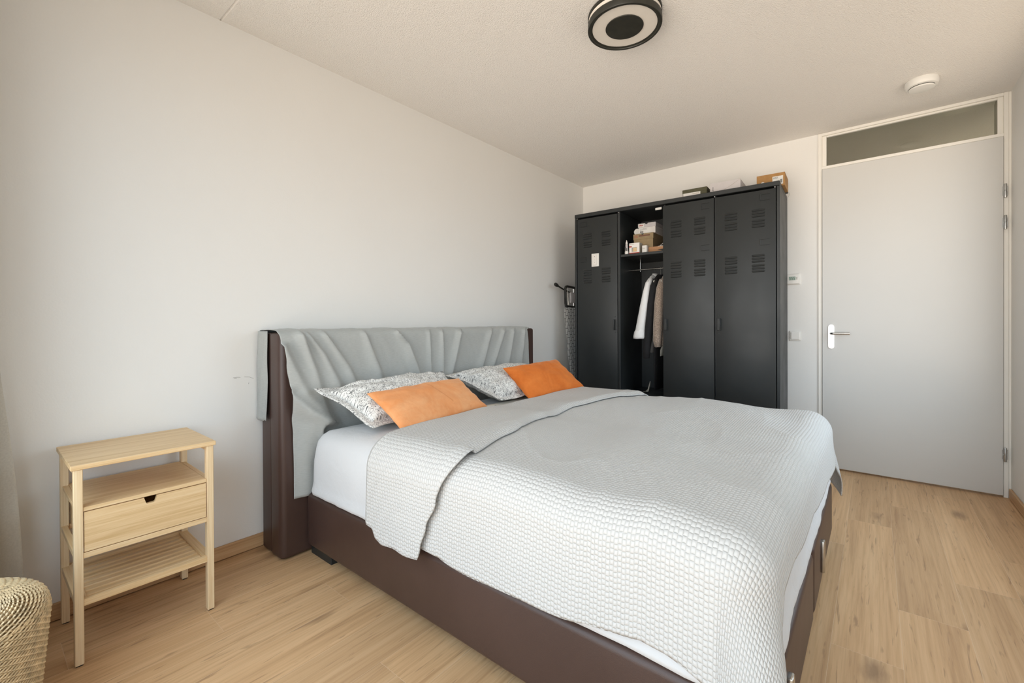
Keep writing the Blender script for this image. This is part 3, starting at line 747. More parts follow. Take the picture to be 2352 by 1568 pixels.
# the part that hangs down past the left side of the back panel
rows = []; uvs = []
for j in range(34):
    z = lerp(1.101, .657, j/33); row = []; uv = []
    k = j/33
    for i in range(15):
        u = i/14; x = lerp(.004+.014*(1-k), .128, u)
        y = .933-.006-.010*k*abs(math.sin(u*4+k*3+.6))-.006*math.exp(-((u-.35-.4*(1-k))/.10)**2)*sstep(k, .1, .6) + .003*nz(u*5, z*9)
        row.append((x, y, z+.008*u*k*math.sin(u*9))); uv.append((x+5, z))
    rows.append(row); uvs.append(uv)
grid(bm, rows, uvs)
o = obj('headboard_cloth', bm, M['linen'], smooth=True); thicken(o, .002, 0)
tag(o, 'creased light grey cloth draped over the brown headboard', 'cloth')

# blanket --------------------------------------------------------------------
CX0, CY0, CY1, R = 2.172, 1.142, 2.752, .095
def ztop(x, y):
    z = .640+.012*sstep(x, .85, 1.3)
    z += .012*nz(x*1.6+3, y*1.6)+.008*nz(x*3.7, y*3.1, 4)
    z += .0075*math.sin((x*1.0+y*.65)*9.5+2*nz(x*2, y*2, 8))*sstep(x, .9, 1.5)
    z += .006*(1-abs(nz(x*4.2+y*1.5, y*2.2, 6)))**6*sstep(x, .9, 1.2)
    z -= .010*math.exp(-((y-1.95)/.12)**2)
    z += .010*math.exp(-((y-2.55)/.25)**2)
    return z
def cloth_pt(X, Y, off):
    s = max(0, X-CX0); sg = -1; t = 0; yb = Y
    if Y < CY0: t = CY0-Y; yb = CY0
    elif Y > CY1: t = Y-CY1; yb = CY1; sg = 1
    xb = min(X, CX0); r = math.hypot(s, t); z0 = ztop(xb, yb)
    if r < 1e-9: return Vector((xb, yb, z0+off))
    a = min(r/R, math.pi/2); rest = max(0, r-R*math.pi/2); Re = R+off
    out = Re*math.sin(a); drop = Re*(1-math.cos(a)); dx, dy = s/r, sg*t/r
    flare = .05; dz = rest
    if s > 0 and t > 0:
        k = math.sin(2*math.atan2(t, s)); k = k*k; kk = k*sstep(r, .1, .3)
        out += rest*.20*kk; dz = rest*(1-.03*kk)
    w = .5+.5*nz(xb*6+s*3, yb*6, 2)
    out += rest*flare+ .016*w*sstep(rest, 0, .2)*(math.sin(yb*13+xb*11)*.5+.5)*.8
    lim = z0+off-drop-dz
    return Vector((xb+dx*out, yb+dy*out, lim))
def hem_near(X): # length of cloth beyond CY0
    zh = interp(X, [(.8, .40), (.96, .335), (1.12, .328), (1.40, .300), (1.64, .318), (1.92, .344), (2.03, .347), (2.16, .325), (2.28, .27), (2.5, .25)])
    return R*math.pi/2+(.648-R-zh)
def hem_far(X): return R*math.pi/2+(.648-R-interp(X, [(.8, .40), (2.1, .38), (2.2, .375), (2.35, .33)]))
def hem_foot(Y):
    zh = interp(Y, [(.7, .40), (1.0, .42), (1.12, .47), (1.20, .515), (1.6, .49), (2.2, .445), (2.75, .40), (2.9, .37), (3.2, .36)])
    return R*math.pi/2+(.655-R-zh)
def xfold(Y): return interp(Y, [(.75, .865), (.95, .86), (1.08, .855), (1.2, .835), (1.8, .80), (2.8, .83), (3.1, .83)])
def xflap(Y): return interp(Y, [(.70, 1.175), (.78, 1.20), (.86, 1.225), (.95, 1.27), (1.10, 1.335), (1.40, 1.27), (1.75, 1.19), (2.05, 1.15), (2.45, 1.215), (2.8, 1.29), (3.1, 1.30)])
bm = bmesh.new(); NYB = 260; rows = []; uvs = []
N1, N2, N3 = 46, 9, 220
OF, OB = .034, .008
for i in range(N1+N2+N3+1):
    row = []; uv = []
    for j in range(NYB+1):
        v = j/NYB
        tn_f = .40; 
        # cloth y coordinate from near hem to far hem
        if i <= N1:
            q = i/N1
            # flap: near-side hem drops towards its own corner
            def Xat(Yc): return lerp(xflap(Yc), xfold(Yc), q)
            Xg = lerp(1.16, .87, q)
            zh = interp(Xg, [(.85, .375), (.90, .37), (.935, .335), (.97, .325), (1.04, .332), (1.10, .326), (1.165, .332)])
            tn = R*math.pi/2+(.680-R-zh); tf = .30
            Y = lerp(CY0-tn, CY1+tf, v); X = Xat(Y); off = OF
            p = cloth_pt(X, Y, off)
            # the flap hem lies a little proud, thins to the hem
            lp = 1-sstep(q, 0, .10)
            if Y > CY0: p.z -= lp*.016
            path = (xflap(Y)-X)
            uv.append((Y, -(X-.8)))
        elif i <= N1+N2:
            q = (i-N1)/N2; a = math.pi*q; Xf = xfold
            zh = lerp(.375, .36, q); tn = R*math.pi/2+(.680-R-.375)*(1-q)+(.646-R-.372)*q; tf = .30
            Y = lerp(CY0-tn, CY1+tf, v); rad = (OF-OB)/2
            X = xfold(Y)-rad*math.sin(a)*1.3; off = OB+rad+rad*math.cos(a)
            p = cloth_pt(X, Y, off); uv.append((Y, rad*a))
        else:
            q = (i-N1-N2)/N3
            q2 = q
            Xg = lerp(.84, CX0+.28, q2)
            tn = hem_near(Xg) if Xg > .9 else lerp(R*math.pi/2+(.646-R-.372), hem_near(.9), (Xg-.84)/.06)
            tf = lerp(.30, hem_far(Xg), sstep(Xg, .9, 1.1))
            Y = lerp(CY0-tn, CY1+tf, v)
            X = lerp(xfold(Y), CX0+hem_foot(Y), q2); off = OB
            p = cloth_pt(X, Y, off); uv.append((Y, .05+X-.8))
        # small random softness
        row.append(p)
    rows.append(row); uvs.append(uv)
grid(bm, rows, uvs)
o = obj('waffle_blanket', bm, M['waffle'], smooth=True); thicken(o, .005, 0)
tag(o, 'large white waffle-weave blanket spread over the bed, head end folded back', 'blanket')

# duvet under the blanket (cream strip showing between the cushions)
bm = bmesh.new(); rows = []; uvs = []
for i in range(40):
    x = lerp(.60, 1.6, i/39)
    rows.append([(x, y, (.6325)+.009*math.sin(min(1, i/3)*math.pi/2)*math.sin(min(1, j/2, (30-j)/2)*math.pi/2)) for j in range(31) for y in [lerp(1.80, 2.74, j/30)]])
grid(bm, rows); 
o = obj('duvet', bm, M['cream'], smooth=True); thicken(o, .004, 0)
tag(o, 'flat cream cotton duvet edge showing between the two orange cushions', 'duvet')
def curl(cx, cy, s, tn):
    return [(cx+s*r_*math.cos(a), cy+s*r_*math.sin(a), .6455) for k in range(16) for a, r_ in [((k/15)*tn*2*math.pi, .3+.7*k/15)]]
bm = bmesh.new()
for cx, cy, s, tn in ((.695, 1.93, .010, 1.1), (.715, 1.955, .008, -1.0), (.70, 1.975, .011, 1.2), (.72, 1.925, .006, 1)): tube(bm, curl(cx, cy, s, tn), .0018, 5)
obj('printed_scroll', bm, M['ink'], o)

# pillows ---------------------------------------------------------------------
def pillow(name, P4, T, m, label, cat, group=None, flange=0, pinch=.10, n=44, seed=0, sag=0, wr=.006, pw=.42, lump=None):
    TL, TR, BR, BL = [Vector(p) for p in P4]
    bm = bmesh.new(); uvl = bm.loops.layers.uv.verify()
    Wd = ((TR-TL).length+(BR-BL).length)/2; Hd = ((BL-TL).length+(BR-TR).length)/2
    nrm = ((TR-TL).cross(BL-TL)).normalized()
    if nrm.z < 0 and nrm.x < 0: nrm = -nrm
    if nrm.x < 0: nrm = -nrm
    fx = flange/Wd*2; fy = flange/Hd*2
    def pos(u, v, side):     # u,v in -1..1
        # inner body
        ub, vb = max(-1, min(1, u)), max(-1, min(1, v))
        cu = ub*(1-pinch*(1-vb*vb)*abs(ub)**3) ; cv = vb*(1-pinch*(1-ub*ub)*abs(vb)**3)
        uu = cu+(u-ub); vv = cv+(v-vb)
        a, c = (uu+1)/2, (vv+1)/2
        p = TL*(1-a)*(1-c)+TR*a*(1-c)+BR*a*c+BL*(1-a)*c
        h = T*((1-ub**2)*(1-vb**2))**pw if abs(ub) < 1 and abs(vb) < 1 else 0
        body = min(1, h/T*1.5)
        w = wr*nz(u*3+seed, v*3, seed*3.1)*body+wr*.5*nz(u*8+seed, v*8, seed)*body
        # corner creases running inwards
        e = max(abs(ub), abs(vb)); w += wr*.4*math.sin(math.atan2(v, u)*14+seed)*sstep(e, .55, .95)*(1-sstep(e, .97, 1.0))
        ex = max(abs(u)-1, abs(v)-1, 0)
        if ex > 0: w += .010*math.sin(u*5+v*4+seed)*ex/max(fx, fy, 1e-6)
        if lump: w += lump(u, v)*body
        return p+nrm*(side*h+w*(1 if side > 0 else .6)+sag*(ub*ub+vb*vb-1)*.5) + nrm*(side*.0012 if ex > 0 or h == 0 else 0)
    def axis(f):
        xs = [math.sin(math.pi/2*(2*i/n-1)) for i in range(n+1)]
        if flange: xs = [-1-f, -1-f*.66, -1-f*.33]+xs+[1+f*.33, 1+f*.66, 1+f]
        return xs
    U, V_ = axis(fx), axis(fy)
    T_ = [[bm.verts.new(pos(u, v, 1)) for u in U] for v in V_]; Bt = [[bm.verts.new(pos(u, v, -1)) for u in U] for v in V_]
    def quad(a, b2, c, d, ij):
        f = bm.faces.new((a, b2, c, d))
        for l, (i, j) in zip(f.loops, ij): l[uvl].uv = (U[j]*Wd/2+seed*3, V_[i]*Hd/2+seed)
    for i in range(len(V_)-1):
        for j in range(len(U)-1):
            ij = ((i, j), (i, j+1), (i+1, j+1), (i+1, j))
            quad(*[T_[a][b2] for a, b2 in ij], ij); quad(*[Bt[a][b2] for a, b2 in ij[::-1]], ij[::-1])
    L_ = [(0, j) for j in range(len(U))]+[(i, len(U)-1) for i in range(1, len(V_))]+[(len(V_)-1, j) for j in range(len(U)-2, -1, -1)]+[(i, 0) for i in range(len(V_)-2, 0, -1)]
    for (a, c), (d, e) in zip(L_, L_[1:]+L_[:1]):
        quad(T_[a][c], T_[d][e], Bt[d][e], Bt[a][c], ((a, c), (d, e), (d, e), (a, c)))
    o = obj(name, bm, m, smooth=True); tag(o, label, cat, group); return o
pillow('pillow', [(.365, 1.120, .800), (.345, 1.85, .805), (.60, 1.79, .705), (.620, 1.195, .674)], .092, M['scroll'], 'white pillow with black scroll print behind the pale apricot cushion', 'pillow', 'scroll print pillows at the headboard', flange=.045, seed=1.3, wr=.018, pw=.34, pinch=.05)
pillow('pillow', [(.350, 1.965, .800), (.345, 2.66, .808), (.70, 2.66, .690), (.68, 2.04, .682)], .086, M['scroll'], 'white pillow with black scroll print behind the deeper orange cushion', 'pillow', 'scroll print pillows at the headboard', flange=.040, seed=2.7, wr=.014, pw=.34)
def tw(p, k): return tuple(CAM+(Vector(p)-CAM)*k)
def seamline(u, v): return -.006*math.exp(-((u-.25-.35*v)/.03)**2)*(1 if -.75 < v < .45 else 0)
c1 = pillow('cushion', [tw((.475, 1.255, .785), .955), tw((.500, 1.865, .803), .955), tw((.690, 1.915, .645), .965), tw((.800, 1.235, .635), .975)], .050, M['apricot'], 'pale apricot velvet cushion with a brushed streak, nearest the camera on the bed', 'cushion', pinch=.06, seed=3.1, wr=.006, lump=None)
c2 = pillow('cushion', [tw((.500, 2.275, .832), .955), tw((.520, 2.885, .852), .96), tw((.800, 2.86, .650), .985), tw((.760, 2.235, .645), .985)], .060, M['orange'], 'deep orange velvet cushion at the wardrobe side of the bed', 'cushion', pinch=.07, seed=5.2, wr=.006)

# ------------------------------------------------------------------ wardrobe (local frame: u along the front, d into depth, z up)
WA = math.radians(2.461)
wd = thing('wardrobe', 'black metal locker-style wardrobe with four bays, second bay open', 'wardrobe', (.266, 3.596, 0), WA)
WD = .525; WW = 1.6535; WH = 2.146
def wbox(name, d, m=None, par=None, bev=.002, seg=1): return box(name, d, m or M['steel'], par or wd, bev, seg, world=False)
wbox('left_side', (0, .020, 0.0, WD, .06, 2.111)); wbox('right_side', (WW-.020, WW, 0.0, WD, .06, 2.111))
wbox('top_panel', (0, WW, -.004, WD, 2.112, WH), bev=.003)
wbox('bottom_panel', (.0205, WW-.0205, 0.004, WD-.01, .06, .10)); wbox('back_panel', (.0205, WW-.0205, WD-.006, WD, .101, 2.111), bev=0)
for u in (.424, .8245, 1.2165): wbox('partition', (u if u < .5 else u-.002, u+.023 if u < .5 else u+.012, .002 if u < .5 else .024, WD-.007, .101, 2.111))
wbox('shelf', (.4475, .8220, .012, WD-.007, 1.712, 1.7345)); wbox('shelf', (.4475, .8220, .006, WD-.007, .492, .514)); 
for u in (.02, WW-.06):
    for d in (.02, WD-.06): wbox('foot', (u, u+.04, d, d+.04, 0, .06), M['foot'])
bm = bmesh.new(); tube(bm, [(.448, .25, 1.617), (.822, .25, 1.617)], .0065, 12); rail = obj('hanging_rail', bm, M['chrome'], wd, world=False)
bm = bmesh.new(); tube(bm, [(.535, .25, 1.60), (.535, .25, 1.711)], .003, 8); obj('rail_bracket', bm, M['chrome'], wd, world=False)
wbox('paper_tag', (.752, .805, .02, .024, 2.078, 2.098), M['paper'])
def louvres(par, u, w, ztop_, n=3):
    bm = bmesh.new()
    for k in range(n):
        z = ztop_-.0095-k*.0212; h = .0082; rows = []
        N = 14
        for i in range(N+1):
            t_ = i/N; uu = u+w*t_; e = math.sqrt(max(0, 1-max(0, (abs(t_-.5)*2-.80)/.20)**2))
            prof_ = []
            for q in range(7):
                a = math.pi*q/6
                prof_.append((uu, .0005-.0065*e*math.sin(a)*(1-.35*(math.cos(a) > 0)), z+h*e*math.cos(a)-(0.001)))
            rows.append(prof_)
        grid(bm, rows)
    return obj('vent_louvres', bm, M['steel'], par, world=False)
def holder(par, u0, u1, z0, z1, flip=False):
    bm = bmesh.new(); a = .0045
    B(bm, u0, u1, -.004, .001, z1-a, z1, bev=.001); B(bm, u0, u1, -.004, .001, z0, z0+a, bev=.001)
    if flip: B(bm, u1-a, u1, -.004, .001, z0+a, z1-a, bev=.001)
    else: B(bm, u0, u0+a, -.004, .001, z0+a, z1-a, bev=.001)
    return obj('label_holder', bm, M['steel'], par, world=False)
def door(u0, u1, mirror=False):
    dd = wbox('door', (u0, u1, 0.0, .019, .108, 2.098), bev=.0035, seg=2)
    w = u1-u0
    def U_(a, c): return (u0+a, u0+c) if not mirror else (u1-c, u1-a)
    a, c = U_(.060, .152); a2, c2_ = U_(.244, .334)
    for zt in (1.966, 1.890, 1.634, 1.562):
        louvres(dd, a, c-a, zt); louvres(dd, a2, c2_-a2, zt)
    h0, h1 = U_(.300, .362)
    holder(dd, h0, h1, 2.022, 2.069, mirror); holder(dd, h0, h1, 1.696, 1.743, mirror)
    g0, g1 = U_(.008, .034)
    bm = bmesh.new(); B(bm, g0, g1, -.005, 0, 1.072, 1.165, bev=.002); B(bm, (g0 if mirror else g1-.009), (g0+.009 if mirror else g1), -.022, -.004, 1.072, 1.165, bev=.003, seg=2)
    hd = obj('handle', bm, M['steel'], dd, world=False)
    for zz_ in (1.190, 1.050):
        bm = bmesh.new(); lathe(bm, [(0, -.002), (.003, -.002), (.004, 0)], ((g0+g1)/2, 0, zz_), 'y', 10); obj('rivet', bm, M['steel'], dd, world=False)
    return dd
d1 = door(.027, .4215, True); d3 = door(.8215, 1.2155); d4 = door(1.2290, 1.6295)
for u in (.4355, 1.222, 1.624, .03):
    bm = bmesh.new(); lathe(bm, [(0, -.006), (.004, -.006), (.005, 0), (0, 0)], (u, 0, 2.103), 'y', 10); obj('hinge_pin', bm, M['zinc'], wd, world=False)

# things placed in the wardrobe frame ------------------------------------------
WM = Matrix.Translation((.266, 3.596, 0)) @ Matrix.Rotation(WA, 4, 'Z')
def wthing(name, label, cat, loc, rot=0, group=None):
    return thing(name, label, cat, WM @ Vector(loc), WA+rot, group)
def lbox(name, d, m, par, bev=.001): return box(name, d, m, par, bev, world=False)
def text(par, s, size, m, mat, name='lettering', ext=.0002):
    """flat lettering turned into a mesh; mat places it in the parent's local frame"""
    cu = bpy.data.curves.new('txt', 'FONT'); cu.body = s; cu.size = size; cu.extrude = ext; cu.align_x = 'LEFT'; cu.resolution_u = 2
    to = bpy.data.objects.new('txt', cu); COL.objects.link(to); bpy.context.view_layer.update()
    me = bpy.data.meshes.new_from_object(to); bpy.data.objects.remove(to); bpy.data.curves.remove(cu)
    me.transform(mat); me.materials.clear(); me.materials.append(m); me.name = name
    o = bpy.data.objects.new(name, me); COL.objects.link(o); o.parent = par; return o
FRONT = Matrix.Rotation(math.pi/2, 4, 'X')      # text facing -d
def lines(bm, u0, u1, z, n, d, h=.0018, gap=.0045):
    r = random.Random(int(u0*1e4)+int(z*1e3))
    for k in range(n):
        u = u0
        while u < u1-.004:
            l = r.uniform(.003, .010); B(bm, u, min(u+l, u1), d-.0003, d, z-k*gap-h, z-k*gap); u += l+.0018
def barcode(bm, u0, u1, z0, z1, d):
    r = random.Random(3); u = u0
    while u < u1:
        w = r.choice((.0006, .0010, .0016)); B(bm, u, u+w, d-.0003, d, z0, z1); u += w+r.choice((.0007, .0012))
# on top: olive shoebox
t = wthing('shoebox', 'olive green shoebox with white label, leftmost of the boxes on the wardrobe', 'box', (1.052, .165, WH), 0, 'boxes on top of the wardrobe')
lbox('box_body', (-.092, .092, -.085, .200, 0, .070), M['green'], t); lbox('lid', (-.095, .095, -.088, .203, .045, .073), M['green'], t)
lbox('label', (-.088, .045, -.0862, -.0852, .010, .044), M['paper'], t, 0)
bm = bmesh.new(); lines(bm, -.02, .035, .036, 2, -.0864); obj('label_print', bm, M['khaki'], t, world=False)
# white box
t = wthing('box', 'white cardboard box with grey letters, middle of the boxes on the wardrobe', 'box', (1.279, .165, WH), 0, 'boxes on top of the wardrobe')
lbox('box_body', (-.109, .108, -.085, .200, 0, .088), M['gbox'], t)
text(t, 'ALDO', .019, M['ink'], Matrix.Translation((-.094, -.0853, .006)) @ FRONT @ Matrix.Rotation(math.pi/2, 4, 'Z') @ Matrix.Translation((0, -.011, 0)))
bm = bmesh.new(); tube(bm, [(-.04, -.0853, .0), (-.01, -.0853, .022), (.05, -.0853, .052), (.108, -.0853, .088)], .0007, 4); obj('crease_line', bm, M['khaki'], t, world=False)
# brown cardboard box
t = wthing('cardboard_box', 'brown cardboard box with white shipping label at the right end of the wardrobe top', 'box', (1.580, .245, WH), 0, 'boxes on top of the wardrobe')
lbox('box_body', (-.092, .092, -.10, .13, 0, .098), M['card'], t, .0015)
lbox('label', (.012, .080, -.1012, -.1002, .012, .074), M['paper'], t, 0)
bm = bmesh.new(); lines(bm, .017, .050, .067, 3, -.1014); barcode(bm, .062, .076, .022, .048, -.1014); obj('label_print', bm, M['ink'], t, world=False)
bm = bmesh.new(); lathe(bm, [(0, 0), (.013, 0), (.013, .001), (0, .001)], (-.052, -.1012, .034), 'y', 20); obj('round_sticker', bm, M['paper'], t, world=False)
# black plug lying by the box, hanging over the side
t = wthing('power_plug', 'small black plug with thin cord hanging over the wardrobe corner', 'plug', (1.640, .42, WH))
bm = bmesh.new(); B(bm, -.012, .028, -.012, .012, .001, .020, bev=.005, seg=2); obj('plug_body', bm, M['bplastic'], t, world=False)
bm = bmesh.new(); tube(bm, [(.026, 0, .010), (.036, 0, .006), (.038, .004, -.010), (.030, .008, -.022), (.020, .010, -.026)], .0022, 6); obj('cord', bm, M['plasticg'], t, world=False)

# dimmer on door 1
t = wthing('wall_dimmer', 'white dimmer switch plate stuck on the left wardrobe door', 'dimmer', (.2105, 0, 1.648))
lbox('base_plate', (-.0365, .0365, -.006, 0, 0, .118), M['plastic'], t, .002); rm = lbox('remote', (-.018, .018, -.016, -.006, .012, .106), M['pinkwhite'], t, .003)
bm = bmesh.new()
for z_, r_ in ((.088, .003), (.058, .0016), (.036, .0016)):
    bm = bmesh.new(); lathe(bm, [(0, -.0004), (r_, -.0004), (r_, 0), (0, 0)], (0, -.016, z_), 'y', 12); obj('button_mark', bm, M['ink'], rm, world=False)

# shelf things: shelf top is z = 1.7345
S = 1.7345
t = wthing('glue_tube', 'white nozzle tube standing at the left end of the wardrobe shelf', 'tube', (.490, .045, S))
bm = bmesh.new(); lathe(bm, [(0, 0), (.016, 0), (.016, .026), (0, .026)], (0, 0, 0), 'z', 20); obj('cap', bm, M['pinkwhite'], t, world=False)
bm = bmesh.new(); lathe(bm, [(.013, .026), (.014, .03), (.010, .09), (.006, .095)], (0, 0, 0), 'z', 20); obj('tube_body', bm, M['gbox'], t, world=False)
bm = bmesh.new(); lathe(bm, [(.009, .094), (.010, .100), (.002, .126), (0, .126)], (0, 0, 0), 'z', 16); obj('nozzle', bm, M['pinkwhite'], t, world=False)
bm = bmesh.new(); B(bm, -.012, -.004, -.0146, -.0125, .034, .068); B(bm, .003, .010, -.0146, -.0125, .030, .055); obj('label_print', bm, M['ink'], t, world=False)
t = wthing('light_bulb_box', 'white and red carton with a square window on the wardrobe shelf', 'box', (.561, .075, S))
lbox('carton', (-.046, .046, -.035, .035, 0, .094), M['pinkwhite'], t)
lbox('red_base_band', (-.0463, .0463, -.0353, -.0345, 0.0005, .011), M['redink'], t, 0); lbox('red_badge', (-.0463, -.022, -.0353, -.0345, .058, .069), M['redink'], t, 0)
wdw = lbox('window', (-.024, .024, -.0356, -.0346, .018, .056), M['greige'], t, 0)
lbox('pictured_bulb', (-.010, .022, -.0359, -.0355, .020, .052), M['bambx'], wdw, 0)
bm = bmesh.new(); lines(bm, -.040, .002, .086, 1, -.0354, .003); obj('print', bm, M['ink'], t, world=False)
lbox('side_panel', (.0462, .0466, -.034, .034, .002, .092), M['greige'], t, 0)
t = wthing('small_white_box', 'small plain white carton between the bulb carton and the kraft box', 'box', (.650, .065, S))
lbox('carton', (-.021, .019, -.02, .02, 0, .064), M['paper'], t); bm = bmesh.new(); lines(bm, -.016, .006, .040, 2, -.0203); obj('print', bm, M['khaki'], t, world=False)
t = wthing('kraft_box', 'low open kraft cardboard box under the khaki shoebox', 'box', (.690, .250, S))
lbox('box_body', (-.125, .125, -.140, .160, 0, .052), M['kraft'], t)
bm = bmesh.new(); B(bm, -.125, .125, -.1415, -.1400, .030, .0545); obj('front_flap', bm, M['kraft'], t, world=False)
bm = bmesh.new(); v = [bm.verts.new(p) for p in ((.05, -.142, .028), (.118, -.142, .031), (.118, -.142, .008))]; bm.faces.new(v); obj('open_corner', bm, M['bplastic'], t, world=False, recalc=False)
t = wthing('shoebox', 'khaki cardboard shoebox with brown print under the white shoebox', 'box', (.614, .265, S+.056), 0, 'shoeboxes stacked on the wardrobe shelf')
lbox('box_body', (-.086, .086, -.150, .150, 0, .122), M['khaki'], t); lbox('lid', (-.090, .090, -.154, .154, .076, .126), M['khaki'], t, .002)
bm = bmesh.new(); lines(bm, -.080, -.046, .112, 4, -.1543, .0022, .0055); obj('lid_print', bm, M['redink'], t, world=False)
bm = bmesh.new(); B(bm, -.040, .060, -.1543, -.154, .101, .113); obj('print_bar', bm, M['brownink'], t, world=False)
bm = bmesh.new(); lathe(bm, [(0, -.0006), (.011, -.0006), (.011, 0), (0, 0)], (-.005, -.154, .126), 'y', 20); bmesh.ops.bisect_plane(bm, geom=bm.verts[:]+bm.edges[:]+bm.faces[:], plane_co=(0, 0, .1258), plane_no=(0, 0, 1), clear_outer=True); obj('finger_hole', bm, M['bplastic'], t, world=False)
t = wthing('shoebox', 'white shoebox with red logo patch, topmost of the stack on the wardrobe shelf', 'box', (.640, .255, S+.056+.1265), 0, 'shoeboxes stacked on the wardrobe shelf')
lbox('box_body', (-.076, .074, -.120, .150, 0, .088), M['wbox'], t); lbox('lid', (-.080, .078, -.124, .154, .055, .092), M['gbox'], t, .002)
lbox('label', (-.070, .030, -.1212, -.1202, .004, .052), M['paper'], t, 0)
bm = bmesh.new(); lines(bm, -.062, .0, .046, 2, -.1214, .002, .010); barcode(bm, -.062, -.034, .008, .024, -.1214); obj('label_print', bm, M['ink'], t, world=False)
lb = lbox('logo_patch', (-.074, -.026, -.1248, -.124, .060, .086), M['paper'], t, 0)
bm = bmesh.new(); r_ = random.Random(5)
for k in range(5): B(bm, -.068+k*.007, -.0635+k*.007, -.1252, -.1248, .066+r_.uniform(0, .002), .079+r_.uniform(-.003, .003))
B(bm, -.068, -.034, -.1252, -.1248, .071, .0735); obj('red_logo', bm, M['redink'], lb, world=False)
bm = bmesh.new(); lathe(bm, [(0, -.0006), (.012, -.0006), (.012, 0), (0, 0)], (-.004, -.124, .092), 'y', 20); bmesh.ops.bisect_plane(bm, geom=bm.verts[:]+bm.edges[:]+bm.faces[:], plane_co=(0, 0, .0918), plane_no=(0, 0, 1), clear_outer=True); obj('finger_hole', bm, M['bplastic'], t, world=False)
t = wthing('tape_roll', 'white roll of tape standing on the khaki shoebox', 'tape', (.542, .165, S+.056+.1265))
bm = bmesh.new(); lathe(bm, [(.013, -.008), (.0285, -.008), (.0285, .008), (.013, .008), (.013, -.008)], (0, 0, .0285), 'y', 28); obj('roll', bm, M['paper'], t, world=False)
bm = bmesh.new(); lathe(bm, [(.006, -.006), (.013, -.006), (.013, .006), (.006, .006), (.006, -.006)], (0, 0, .0285), 'y', 20); obj('core', bm, M['greige'], t, world=False)
t = wthing('paper_bag', 'crumpled white paper leaning at the right end of the wardrobe shelf', 'paper', (.795, .15, S+.053))
bm = bmesh.new(); rows = []
for i in range(8):
    k = i/7; rows.append([(-.045+.055*k+.012*nz(i, j*.7)+.01*j/6-.012, .03*nz(i*.6, j, 3)-.01+.02*j/6, .058*k*(.7+.3*j/6)+.002+.006*abs(nz(i, j))) for j in range(7)])
grid(bm, rows); o = obj('crumpled_sheet', bm, M['paper'], t, world=False); thicken(o, .0012, 0)
lbox('folded_leaflet', (-.05, .015, -.045, -.012, .0, .0045), M['paper'], t)

# clothes on hangers -----------------------------------------------------------
def hanger(u, label):
    t = wthing('clothes_hanger', label, 'hanger', (u, .25, 1.47), 0, 'hangers on the wardrobe rail')
    bm = bmesh.new(); tube(bm, [(0, .000, .075)]+[(0, .012*math.sin(a)-.0, .147-.012*math.cos(a)) for a in (0.3, 1.2, 2.2, 3.14, 4.0)][:0]+[(0, 0, .135), (0, .010, .140), (0, .0115, .150), (0, .006, .1565), (0, -.003, .158), (0, -.0100, .153)], .0018, 6); obj('hook', bm, M['chrome'], t, world=False)
    bm = bmesh.new(); tube(bm, [(0, -.185, .010), (0, -.18, .022), (0, -.06, .064), (0, 0, .078), (0, .06, .064), (0, .18, .022), (0, .185, .010)], .0045, 6); obj('shoulder_bar', bm, M['plasticg'], t, world=False)
    return t
def body_rings(bm, prof, wav=.0, seed=0, seg=36):
    rows = []
    for (z, cu, cd_, ru, rd) in prof:
        row = []
        for k in range(seg):
            a = 2*math.pi*k/seg; w = 1+wav*math.sin(a*7+seed+z*3)*.5+wav*nz(math.cos(a)*2, math.sin(a)*2+seed, z*6)
            row.append((cu+ru*math.cos(a)*w, cd_+rd*math.sin(a), z+.004*math.sin(a*3+seed)))
        rows.append(row)
    V = grid(bm, rows, close_v=True); bm.faces.new(V[0][::-1]); bm.faces.new(V[-1])
def sleeve(bm, pts, rad, seg=16, seed=0, wav=.10):
    rows = []
    for i, ((u, d, z), (ru, rd)) in enumerate(zip(pts, rad)):
        row = []
        for k in range(seg):
            a = 2*math.pi*k/seg; w = 1+wav*nz(math.cos(a)*2+seed, math.sin(a)*2, z*14)
            row.append((u+ru*math.cos(a)*w, d+rd*math.sin(a)*w, z+.003*nz(a, z*10, seed)))
        rows.append(row)
    V = grid(bm, rows, close_v=True); bm.faces.new(V[0][::-1]); bm.faces.new(V[-1])
def garment(name, label, u, m, prof, slv, rad, cat, cuff=None, seed=0, extra=None):
    t = wthing(name, label, cat, (u, .25, prof[-1][0] if prof[0][0] > prof[-1][0] else prof[0][0]), 0, None); z0 = t.location.z
    sh = lambda L_: [(z-z0,)+tuple(r) for z, *r in L_]
    bm = bmesh.new(); body_rings(bm, sh(prof), .14, seed); obj('body', bm, m, t, world=False, smooth=True)
    for s_, (P_, R_) in enumerate(((slv, rad), ([(a, -c, z) for a, c, z in slv], rad))):
        bm = bmesh.new(); sleeve(bm, [(a, c, z-z0) for a, c, z in P_], R_, seed=seed+s_); obj('sleeve', bm, m, t, world=False, smooth=True)
    if extra: extra(t, z0)
    return t
hanger(.672, 'white hanger holding the white shirt, leftmost on the rail'); hanger(.722, 'white hanger inside the long black coat'); hanger(.785, 'white hanger inside the beige knit sweater')
shirt = [(.88, 0, 0, .020, .165), (1.0, 0, 0, .024, .170), (1.2, 0, 0, .026, .172), (1.4, 0, 0, .026, .175), (1.50, 0, 0, .022, .165), (1.535, 0, 0, .022, .115), (1.556, 0, 0, .020, .055)]
